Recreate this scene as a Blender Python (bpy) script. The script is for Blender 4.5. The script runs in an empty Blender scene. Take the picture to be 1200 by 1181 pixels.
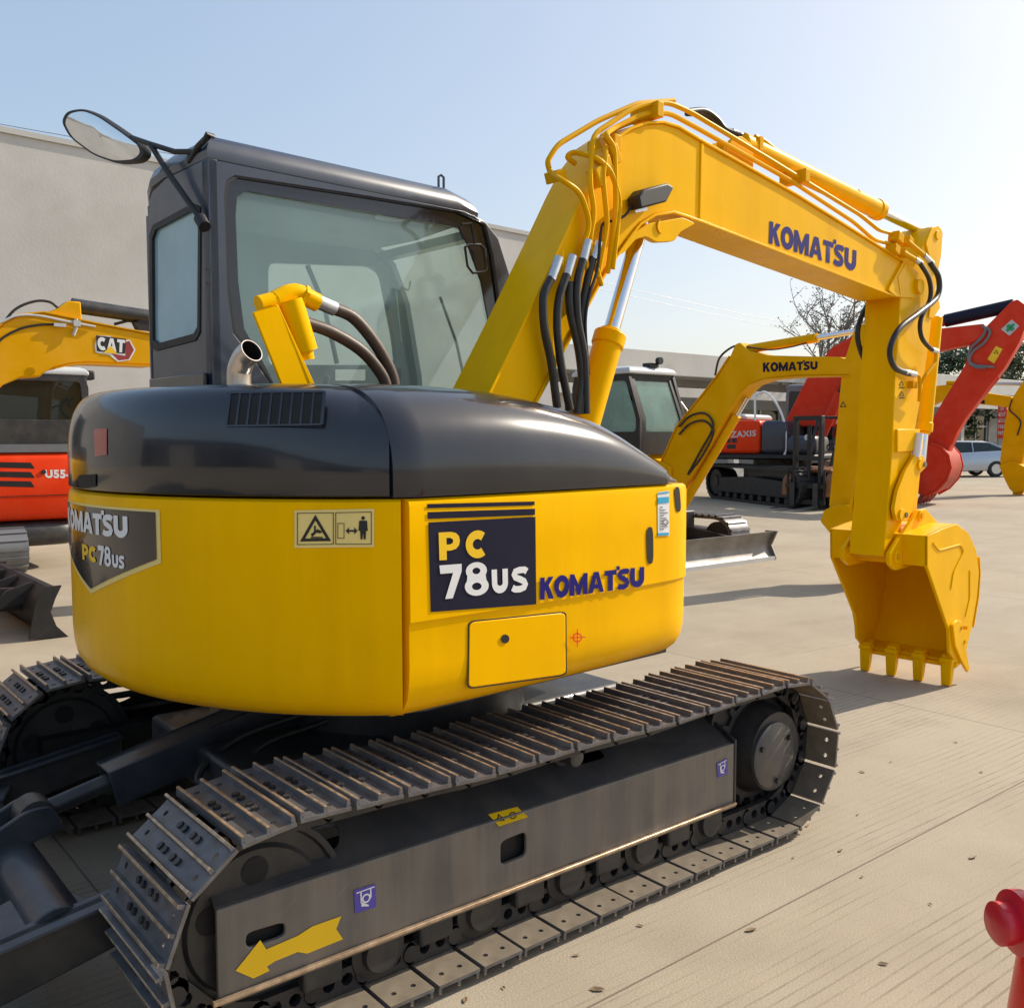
import bpy, bmesh, math, random
from mathutils import Vector, Matrix
from mathutils.geometry import tessellate_polygon
random.seed(7)
PI = math.pi
R_ = math.radians
sc = bpy.context.scene

# ------------------------------------------------------------------ camera, sky, sun
CAM_LOC = Vector((-2.13717, -3.35438, 1.62429)); YAW = 0.684444279; PITCH = -0.0689255; ROLL = -0.0021306; FOC = 1122.59
PW, PH_ = 1200.0, 1181.0
_f = Vector((math.sin(YAW)*math.cos(PITCH), math.cos(YAW)*math.cos(PITCH), math.sin(PITCH)))
_r0 = Vector((math.cos(YAW), -math.sin(YAW), 0)); _u0 = _r0.cross(_f)
_r = _r0*math.cos(ROLL)+_u0*math.sin(ROLL); _u = -_r0*math.sin(ROLL)+_u0*math.cos(ROLL)
cd = bpy.data.cameras.new('camera'); cam = bpy.data.objects.new('camera', cd); sc.collection.objects.link(cam)
cam.matrix_world = Matrix(((_r.x, _u.x, -_f.x, CAM_LOC.x), (_r.y, _u.y, -_f.y, CAM_LOC.y), (_r.z, _u.z, -_f.z, CAM_LOC.z), (0, 0, 0, 1)))
cd.sensor_fit = 'HORIZONTAL'; cd.sensor_width = 36.0; cd.lens = 36.0*FOC/PW
cd.clip_start = 0.05; cd.clip_end = 3000
sc.camera = cam
SUN_AZ = R_(-10.5); SUN_EL = R_(36)
w = bpy.data.worlds.new('World'); sc.world = w; w.use_nodes = True
nt = w.node_tree; bg = nt.nodes['Background']
sky = nt.nodes.new('ShaderNodeTexSky'); sky.sky_type = 'NISHITA'; sky.sun_disc = False
sky.sun_elevation = SUN_EL; sky.sun_rotation = PI/2 - SUN_AZ
sky.air_density = 1.0; sky.dust_density = 3.0; sky.ozone_density = 1.5; sky.altitude = 20
gm = nt.nodes.new('ShaderNodeGamma'); gm.inputs[1].default_value = 0.46      # hazy sky: softer contrast between zenith and horizon
nt.links.new(sky.outputs[0], gm.inputs[0]); hs = nt.nodes.new('ShaderNodeHueSaturation'); hs.inputs['Saturation'].default_value = 1.45; nt.links.new(gm.outputs[0], hs.inputs['Color']); nt.links.new(hs.outputs[0], bg.inputs[0]); bg.inputs[1].default_value = 0.15
sd = bpy.data.lights.new('sun', 'SUN'); sd.energy = 2.0; sd.angle = R_(0.55); sd.color = (1.0, 0.9, 0.76)
sun = bpy.data.objects.new('sun', sd); sc.collection.objects.link(sun)
_sd = Vector((math.cos(SUN_AZ)*math.cos(SUN_EL), math.sin(SUN_AZ)*math.cos(SUN_EL), math.sin(SUN_EL)))
sun.rotation_euler = _sd.to_track_quat('Z', 'Y').to_euler(); sun.location = _sd*60
sc.view_settings.view_transform = 'Standard'; sc.view_settings.look = 'None'
sc.view_settings.exposure = 1.5; sc.view_settings.gamma = 1.0

# ------------------------------------------------------------------ helpers
class Frame:
    """a machine's own axes: x forward, y to its left, z up"""
    def __init__(s, o=(0, 0), deg=0.0):
        s.M = Matrix.Translation((o[0], o[1], 0)) @ Matrix.Rotation(R_(deg), 4, 'Z'); s.I = s.M.inverted()
        s.o = o; s.deg = deg
    def un(s, px, py, ax, val):
        d = s.I.to_3x3() @ (_f + _r*((px-PW/2)/FOC) - _u*((py-PH_/2)/FOC)); c = s.I @ CAM_LOC
        i = 'xyz'.index(ax); t = (val-c[i])/d[i]; return c+d*t
    def cyl(s, px, py, R):
        d = s.I.to_3x3() @ (_f + _r*((px-PW/2)/FOC) - _u*((py-PH_/2)/FOC)); c = s.I @ CAM_LOC
        a = d.x**2+d.y**2; b = 2*(c.x*d.x+c.y*d.y); q = c.x**2+c.y**2-R*R
        t = (-b-math.sqrt(max(0, b*b-4*a*q)))/2/a; return c+d*t
    def side(s, pts, y):                       # pixel outline -> (x, z) outline on the plane y
        return [(lambda q: (q.x, q.z))(s.un(a, b, 'y', y)) for a, b in pts]
WORLD = Frame()

def XZ(a, b, t): return (a, t, b)
def YZ(a, b, t): return (t, a, b)
def XY(a, b, t): return (a, b, t)

def rnd(poly, r, n=4):
    out = []; m = len(poly)
    for i, p in enumerate(poly):
        rr = r[i] if isinstance(r, (list, tuple)) else r
        p = Vector(p); a = Vector(poly[i-1])-p; b = Vector(poly[(i+1) % m])-p
        k = min(rr, a.length*.45, b.length*.45)
        if k < 1e-5: out.append(tuple(p)); continue
        p0 = p+a.normalized()*k; p1 = p+b.normalized()*k
        for j in range(n+1):
            t = j/n; q = p0*(1-t)**2+p*2*t*(1-t)+p1*t*t; out.append(tuple(q))
    return out
def circ(cx, cy, r, n=12, a0=0.0): return [(cx+r*math.cos(a0+2*PI*i/n), cy+r*math.sin(a0+2*PI*i/n)) for i in range(n)]
def smooth(pts, n=6):
    P = [Vector(p) for p in pts]; P = [P[0]*2-P[1]]+P+[P[-1]*2-P[-2]]; out = []
    for i in range(1, len(P)-2):
        for j in range(n):
            t = j/n; a, b, c, d = P[i-1:i+3]
            out.append(.5*((2*b)+(c-a)*t+(2*a-5*b+4*c-d)*t*t+(3*b-a-3*c+d)*t**3))
    out.append(P[-2]); return out
def fillet3(pts, r, n=4):
    P = [Vector(p) for p in pts]; out = [P[0]]
    for i in range(1, len(P)-1):
        a = P[i-1]-P[i]; b = P[i+1]-P[i]; k = min(r, a.length*.45, b.length*.45)
        p0 = P[i]+a.normalized()*k; p1 = P[i]+b.normalized()*k
        for j in range(n+1):
            t = j/n; out.append(p0*(1-t)**2+P[i]*2*t*(1-t)+p1*t*t)
    out.append(P[-1]); return out

ROOTM = {}
class MB:
    def __init__(s, F=WORLD): s.v = []; s.f = []; s.mi = []; s.cur = 0; s.F = F; s.done = []
    def add(s, vs, fs):
        o = len(s.v); s.v += [Vector(v) for v in vs]
        for f in fs: s.f.append([o+i for i in f]); s.mi.append(s.cur)
        return s
    def mat(s, i): s.cur = i; return s
    def sep(s):                                # what follows is a separate piece: an object of its own
        if s.f: s.done.append((s.v, s.f, s.mi))
        s.v = []; s.f = []; s.mi = []; return s
    def box(s, x0, x1, y0, y1, z0, z1):
        vs = [(x, y, z) for x in (x0, x1) for y in (y0, y1) for z in (z0, z1)]
        return s.add(vs, [(0, 1, 3, 2), (4, 6, 7, 5), (0, 4, 5, 1), (2, 3, 7, 6), (0, 2, 6, 4), (1, 5, 7, 3)])
    def obox(s, c, ax, ay, az):                # oriented box from centre and half-axis vectors
        c, ax, ay, az = map(Vector, (c, ax, ay, az))
        vs = [c+ax*i+ay*j+az*k for i in (-1, 1) for j in (-1, 1) for k in (-1, 1)]
        return s.add(vs, [(0, 1, 3, 2), (4, 6, 7, 5), (0, 4, 5, 1), (2, 3, 7, 6), (0, 2, 6, 4), (1, 5, 7, 3)])
    def prism(s, poly, fn, t0, t1, holes=()):
        loops = [list(poly)]+[list(h) for h in holes]; n = sum(len(l) for l in loops)
        flat = [p for l in loops for p in l]
        vs = [fn(a, b, t0) for a, b in flat]+[fn(a, b, t1) for a, b in flat]; fs = []
        if holes:
            for tri in tessellate_polygon([[Vector((a, b, 0)) for a, b in l] for l in loops]):
                fs.append(tuple(tri)); fs.append(tuple(n+i for i in reversed(tri)))
        else:
            fs.append(tuple(range(n))); fs.append(tuple(n+i for i in reversed(range(n))))
        o = 0
        for l in loops:
            m = len(l)
            for i in range(m): j = (i+1) % m; fs.append((o+i, o+j, n+o+j, n+o+i))
            o += m
        return s.add(vs, fs)
    def loft(s, rings, close=True, cap=True):
        m = len(rings[0]); vs = [p for r in rings for p in r]; fs = []
        for i in range(len(rings)-1):
            for j in range(m if close else m-1):
                k = (j+1) % m; fs.append((i*m+j, i*m+k, (i+1)*m+k, (i+1)*m+j))
        if cap: fs.append(tuple(range(m))); fs.append(tuple((len(rings)-1)*m+j for j in reversed(range(m))))
        return s.add(vs, fs)
    def cyl(s, p0, p1, r0, r1=None, n=20, hole=0):
        r1 = r0 if r1 is None else r1; p0 = Vector(p0); p1 = Vector(p1); d = (p1-p0).normalized()
        a = d.orthogonal().normalized(); b = d.cross(a)
        rg = lambda p, r: [p+(a*math.cos(2*PI*i/n)+b*math.sin(2*PI*i/n))*r for i in range(n)]
        if hole: return s.loft([rg(p0, hole), rg(p0, r0), rg(p1, r1), rg(p1, hole), rg(p0, hole)], cap=False)
        return s.loft([rg(p0, r0), rg(p1, r1)])
    def lathe(s, o, d, prof, n=24):            # prof: (height along d, radius)
        o = Vector(o); d = Vector(d).normalized(); a = d.orthogonal().normalized(); b = d.cross(a)
        return s.loft([[o+d*h+(a*math.cos(2*PI*i/n)+b*math.sin(2*PI*i/n))*r for i in range(n)] for h, r in prof])
    def tube(s, pts, r, n=10, sm=0, fil=0, cap=True):
        P = smooth(pts, sm) if sm else (fillet3(pts, fil) if fil else [Vector(p) for p in pts])
        rings = []; up = None
        for i, p in enumerate(P):
            d = (P[min(i+1, len(P)-1)]-P[max(i-1, 0)]).normalized()
            if up is None: up = d.orthogonal().normalized()
            up = (up-d*up.dot(d)).normalized(); b = d.cross(up)
            rr = r(i/(len(P)-1)) if callable(r) else r
            rings.append([p+(up*math.cos(2*PI*k/n)+b*math.sin(2*PI*k/n))*rr for k in range(n)])
        return s.loft(rings, cap=cap)
    def strip(s, line, th, y0, y1, out=1):     # plate following an (x, z) line, th thick on its outer side
        P = [Vector(p) for p in line]; N = []
        for i in range(len(P)):
            d = (P[min(i+1, len(P)-1)]-P[max(i-1, 0)]).normalized(); N.append(Vector((-d.y, d.x))*out)
        poly = [tuple(p) for p in P]; off = [tuple(p+n*th) for p, n in zip(P, N)]
        rings = [[(a[0], y0, a[1]), (a[0], y1, a[1]), (b[0], y1, b[1]), (b[0], y0, b[1])] for a, b in zip(poly, off)]
        return s.loft(rings)
    def build(s, name, *a, **k):
        s.sep(); out = [s._one(d, name, *a, **k) for d in s.done]; return out[0]
    def _one(s, data, name, mats, parent=None, bevel=0, seg=2, ang=38, flat=False):
        s.v, s.f, s.mi = data
        me = bpy.data.meshes.new(name); bm = bmesh.new(); M = s.F.M
        root = parent
        while root is not None and root.parent is not None: root = root.parent
        inv = ROOTM[root.name].inverted() if root is not None else Matrix()
        T = inv @ M; vs = [bm.verts.new(T @ v) for v in s.v]
        for f, m in zip(s.f, s.mi):
            try: q = bm.faces.new([vs[i] for i in f]); q.material_index = m; q.smooth = not flat
            except ValueError: pass
        bmesh.ops.remove_doubles(bm, verts=bm.verts, dist=1e-5)
        bmesh.ops.recalc_face_normals(bm, faces=bm.faces)
        bm.to_mesh(me); bm.free()
        for m in (mats if isinstance(mats, (list, tuple)) else [mats]): me.materials.append(m)
        if not flat: me.set_sharp_from_angle(angle=R_(ang))
        o = bpy.data.objects.new(name, me); sc.collection.objects.link(o)
        if parent is not None: o.parent = parent
        else: ROOTM[o.name] = Matrix()
        if bevel:
            b = o.modifiers.new('bevel', 'BEVEL'); b.width = bevel; b.segments = seg; b.limit_method = 'ANGLE'; b.angle_limit = R_(40)
            b.harden_normals = False
        return o

def tag(o, label=None, cat=None, group=None, kind=None):
    if label: o['label'] = label
    if cat: o['category'] = cat
    if group: o['group'] = group
    if kind: o['kind'] = kind
    return o
def thing(name, F, label, cat, group=None):
    o = bpy.data.objects.new(name, None); sc.collection.objects.link(o); o.empty_display_size = .3
    o.location = F.M.to_translation(); o.rotation_euler = (0, 0, R_(F.deg)); ROOTM[o.name] = F.M.copy()
    return tag(o, label, cat, group)

# ------------------------------------------------------------------ materials
def N(nt, t, **k):
    n = nt.nodes.new(t)
    for a, b in k.items(): setattr(n, a, b)
    return n
def base(name):
    m = bpy.data.materials.new(name); m.use_nodes = True; nt = m.node_tree
    return m, nt, nt.nodes['Principled BSDF']
def mk(name, col, rough=.5, metal=0.0, coat=0.0, var=.12, scale=6.0, dirt=None, dirt_amt=.0, dirt_scale=3.0, bump=0.0, bscale=60, streak=False, rvar=.1, coat_rough=.08, orange=0.0, spec=.5, tint=(1, 1, 1)):
    m, nt, p = base(name); L = nt.links
    geo = N(nt, 'ShaderNodeTexCoord')
    src = geo.outputs['Object']
    nz = N(nt, 'ShaderNodeTexNoise'); nz.inputs['Scale'].default_value = scale; nz.inputs['Detail'].default_value = 6
    L.new(src, nz.inputs['Vector'])
    rp = N(nt, 'ShaderNodeValToRGB'); rp.color_ramp.elements[0].position = .3; rp.color_ramp.elements[1].position = .7
    rp.color_ramp.elements[0].color = (*[c*(1-var) for c in col], 1); rp.color_ramp.elements[1].color = (*[min(1, c*(1+var)) for c in col], 1)
    L.new(nz.outputs['Fac'], rp.inputs['Fac']); out = rp.outputs['Color']
    rough_fac = None
    if dirt:
        mp = N(nt, 'ShaderNodeMapping'); L.new(src, mp.inputs['Vector'])
        if streak: mp.inputs['Scale'].default_value = (4.5, 4.5, .3)
        n2 = N(nt, 'ShaderNodeTexNoise'); n2.inputs['Scale'].default_value = dirt_scale; n2.inputs['Detail'].default_value = 9; n2.inputs['Roughness'].default_value = .65
        L.new(mp.outputs[0], n2.inputs['Vector'])
        r2 = N(nt, 'ShaderNodeValToRGB'); r2.color_ramp.elements[0].position = .42; r2.color_ramp.elements[1].position = .72
        r2.color_ramp.elements[0].color = (0, 0, 0, 1); r2.color_ramp.elements[1].color = (dirt_amt,)*3+(1,)
        L.new(n2.outputs['Fac'], r2.inputs['Fac'])
        mx = N(nt, 'ShaderNodeMix', data_type='RGBA'); L.new(r2.outputs['Color'], mx.inputs[0]); L.new(out, mx.inputs[6]); mx.inputs[7].default_value = (*dirt, 1)
        out = mx.outputs[2]
    L.new(out, p.inputs['Base Color'])
    n3 = N(nt, 'ShaderNodeTexNoise'); n3.inputs['Scale'].default_value = scale*2.3; n3.inputs['Detail'].default_value = 5; L.new(src, n3.inputs['Vector'])
    mr = N(nt, 'ShaderNodeMapRange'); mr.inputs['To Min'].default_value = max(.02, rough-rvar); mr.inputs['To Max'].default_value = min(1, rough+rvar)
    L.new(n3.outputs['Fac'], mr.inputs['Value']); L.new(mr.outputs[0], p.inputs['Roughness'])
    p.inputs['Specular IOR Level'].default_value = spec; p.inputs['Specular Tint'].default_value = (*tint, 1); p.inputs['Metallic'].default_value = metal; p.inputs['Coat Weight'].default_value = coat; p.inputs['Coat Roughness'].default_value = coat_rough
    nrm = None
    if bump:
        n4 = N(nt, 'ShaderNodeTexNoise'); n4.inputs['Scale'].default_value = bscale; n4.inputs['Detail'].default_value = 4; L.new(src, n4.inputs['Vector'])
        b = N(nt, 'ShaderNodeBump'); b.inputs['Strength'].default_value = bump; b.inputs['Distance'].default_value = .01
        L.new(n4.outputs['Fac'], b.inputs['Height']); L.new(b.outputs[0], p.inputs['Normal'])
    if orange:
        n5 = N(nt, 'ShaderNodeTexNoise'); n5.inputs['Scale'].default_value = 3.5; n5.inputs['Detail'].default_value = 2; L.new(src, n5.inputs['Vector'])
        b2 = N(nt, 'ShaderNodeBump'); b2.inputs['Strength'].default_value = orange; b2.inputs['Distance'].default_value = .03
        L.new(n5.outputs['Fac'], b2.inputs['Height']); L.new(b2.outputs[0], p.inputs['Coat Normal']); L.new(b2.outputs[0], p.inputs['Normal'])
    return m
def glass(name, tint=(.72, .86, .83), film=.12, filmcol=(.55, .68, .66), refl=1.35):
    m = bpy.data.materials.new(name); m.use_nodes = True; nt = m.node_tree; nt.nodes.clear(); L = nt.links
    o = N(nt, 'ShaderNodeOutputMaterial'); t = N(nt, 'ShaderNodeBsdfTransparent'); t.inputs[0].default_value = (*tint, 1)
    g = N(nt, 'ShaderNodeBsdfGlossy'); g.inputs['Roughness'].default_value = .02
    d = N(nt, 'ShaderNodeBsdfDiffuse'); d.inputs[0].default_value = (*filmcol, 1)
    fr = N(nt, 'ShaderNodeFresnel'); ge = N(nt, 'ShaderNodeNewGeometry'); io = N(nt, 'ShaderNodeMapRange')   # same reflectance from both sides of a thin pane
    io.inputs['To Min'].default_value = 1.5; io.inputs['To Max'].default_value = 1/1.5; L.new(ge.outputs['Backfacing'], io.inputs['Value']); L.new(io.outputs[0], fr.inputs[0])
    mu = N(nt, 'ShaderNodeMath', operation='MULTIPLY'); mu.inputs[1].default_value = refl; L.new(fr.outputs[0], mu.inputs[0])
    nz = N(nt, 'ShaderNodeTexNoise'); nz.inputs['Scale'].default_value = 3; nz.inputs['Detail'].default_value = 6
    mr = N(nt, 'ShaderNodeMapRange'); mr.inputs['To Min'].default_value = film*.5; mr.inputs['To Max'].default_value = film*1.5
    tc = N(nt, 'ShaderNodeTexCoord'); L.new(tc.outputs['Object'], nz.inputs['Vector']); L.new(nz.outputs['Fac'], mr.inputs['Value'])
    m1 = N(nt, 'ShaderNodeMixShader'); L.new(mr.outputs[0], m1.inputs[0]); L.new(t.outputs[0], m1.inputs[1]); L.new(d.outputs[0], m1.inputs[2])
    m2 = N(nt, 'ShaderNodeMixShader'); L.new(mu.outputs[0], m2.inputs[0]); L.new(m1.outputs[0], m2.inputs[1]); L.new(g.outputs[0], m2.inputs[2])
    L.new(m2.outputs[0], o.inputs[0]); return m
def ground_mat():
    m, nt, p = base('concrete_yard'); L = nt.links
    g = N(nt, 'ShaderNodeNewGeometry'); pos = g.outputs['Position']
    def noise(sc_, det=6, rough=.6, vec=pos):
        n = N(nt, 'ShaderNodeTexNoise'); n.inputs['Scale'].default_value = sc_; n.inputs['Detail'].default_value = det; n.inputs['Roughness'].default_value = rough; L.new(vec, n.inputs['Vector']); return n.outputs['Fac']
    def ramp(v, a, b, ca, cb):
        r = N(nt, 'ShaderNodeValToRGB'); r.color_ramp.elements[0].position = a; r.color_ramp.elements[1].position = b
        r.color_ramp.elements[0].color = (*ca, 1); r.color_ramp.elements[1].color = (*cb, 1); L.new(v, r.inputs['Fac']); return r.outputs['Color']
    def mix(f, a, b, mode='MIX'):
        x = N(nt, 'ShaderNodeMix', data_type='RGBA', blend_type=mode)
        for s_, v in ((0, f), (6, a), (7, b)):
            if isinstance(v, (int, float)): x.inputs[s_].default_value = v
            elif isinstance(v, tuple): x.inputs[s_].default_value = (*v, 1)
            else: L.new(v, x.inputs[s_])
        return x.outputs[2]
    def math_(op, a, b=None):
        n = N(nt, 'ShaderNodeMath', operation=op)
        for i, v in enumerate((a, b)):
            if v is None: continue
            if isinstance(v, (int, float)): n.inputs[i].default_value = v
            else: L.new(v, n.inputs[i])
        return n.outputs[0]
    col = ramp(noise(.45, 8), .35, .68, (.33, .275, .197), (.425, .36, .268))
    col = mix(ramp(noise(2.2, 9, .7), .45, .75, (0, 0, 0), (.55, .55, .55)), col, (.44, .375, .28))
    col = mix(ramp(noise(.9, 10, .72), .56, .78, (0, 0, 0), (.6, .6, .6)), col, (.26, .21, .15))
    sep = N(nt, 'ShaderNodeSeparateXYZ'); L.new(pos, sep.inputs[0])
    # tined grooves running along X, worn away in patches
    wob = noise(.5, 2)
    yy = math_('ADD', sep.outputs['Y'], math_('MULTIPLY', wob, .05))
    yy = math_('ADD', yy, math_('MULTIPLY', sep.outputs['X'], .03))
    fr = math_('FRACT', math_('DIVIDE', yy, .042))
    gv = math_('ABSOLUTE', math_('SUBTRACT', fr, .5))
    line = N(nt, 'ShaderNodeMapRange'); line.interpolation_type = 'SMOOTHSTEP'; L.new(gv, line.inputs['Value'])
    line.inputs['From Min'].default_value = .0; line.inputs['From Max'].default_value = .17; line.inputs['To Min'].default_value = 1; line.inputs['To Max'].default_value = 0
    mp = N(nt, 'ShaderNodeMapping'); mp.inputs['Scale'].default_value = (.45, 1.9, 1); L.new(pos, mp.inputs['Vector'])
    mask = N(nt, 'ShaderNodeMapRange'); L.new(noise(1.0, 6, .65, mp.outputs[0]), mask.inputs['Value'])
    mask.inputs['From Min'].default_value = .42; mask.inputs['From Max'].default_value = .62
    mp2 = N(nt, 'ShaderNodeMapping'); mp2.inputs['Scale'].default_value = (2.2, 26, 1); L.new(pos, mp2.inputs['Vector'])
    ln = N(nt, 'ShaderNodeMapRange'); L.new(noise(1.0, 5, .7, mp2.outputs[0]), ln.inputs['Value']); ln.inputs['From Min'].default_value = .36; ln.inputs['From Max'].default_value = .62
    gl = math_('MULTIPLY', math_('MULTIPLY', line.outputs[0], mask.outputs[0]), ln.outputs[0])
    col = mix(math_('MULTIPLY', gl, .62), col, (.17, .13, .085))
    # slab joints
    def joint(c, off, per, wd):
        f_ = math_('FRACT', math_('DIVIDE', math_('ADD', c, off), per))
        d_ = math_('MULTIPLY', math_('SUBTRACT', .5, math_('ABSOLUTE', math_('SUBTRACT', f_, .5))), per)
        return math_('LESS_THAN', d_, wd)
    jx = math_('ADD', sep.outputs['X'], math_('MULTIPLY', noise(3, 3), .02))
    jt = math_('MAXIMUM', joint(jx, 4.5-3.33, 4.5, .004), joint(sep.outputs['Y'], 1.45, 5.0, .004))
    col = mix(math_('MULTIPLY', jt, .7), col, (.10, .08, .06))
    # oil and tyre stains
    st = ramp(noise(.35, 5), .6, .72, (0, 0, 0), (.35, .35, .35)); col = mix(st, col, (.2, .165, .12))
    mp3 = N(nt, 'ShaderNodeMapping'); mp3.inputs['Scale'].default_value = (.4, 1.1, 1); mp3.inputs['Rotation'].default_value = (0, 0, .5); L.new(pos, mp3.inputs['Vector'])
    ty = ramp(noise(1.3, 8, .7, mp3.outputs[0]), .55, .78, (0, 0, 0), (.3, .3, .3)); col = mix(ty, col, (.20, .165, .12))
    fs = ramp(noise(160, 3, .7), .35, .7, (.82, .82, .82), (1.12, 1.12, 1.12)); col = mix(1.0, col, fs, 'MULTIPLY')
    sp = ramp(noise(30, 2), .70, .78, (0, 0, 0), (.5, .5, .5)); col = mix(sp, col, (.25, .2, .14))
    L.new(col, p.inputs['Base Color']); p.inputs['Roughness'].default_value = .85
    p.inputs['Specular IOR Level'].default_value = .3
    b = N(nt, 'ShaderNodeBump'); b.inputs['Strength'].default_value = .6; b.inputs['Distance'].default_value = .006
    h = math_('ADD', math_('MULTIPLY', gl, -.8), math_('MULTIPLY', noise(120, 3), .5)); L.new(h, b.inputs['Height']); L.new(b.outputs[0], p.inputs['Normal'])
    return m
DUST = (.42, .36, .27)
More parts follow.
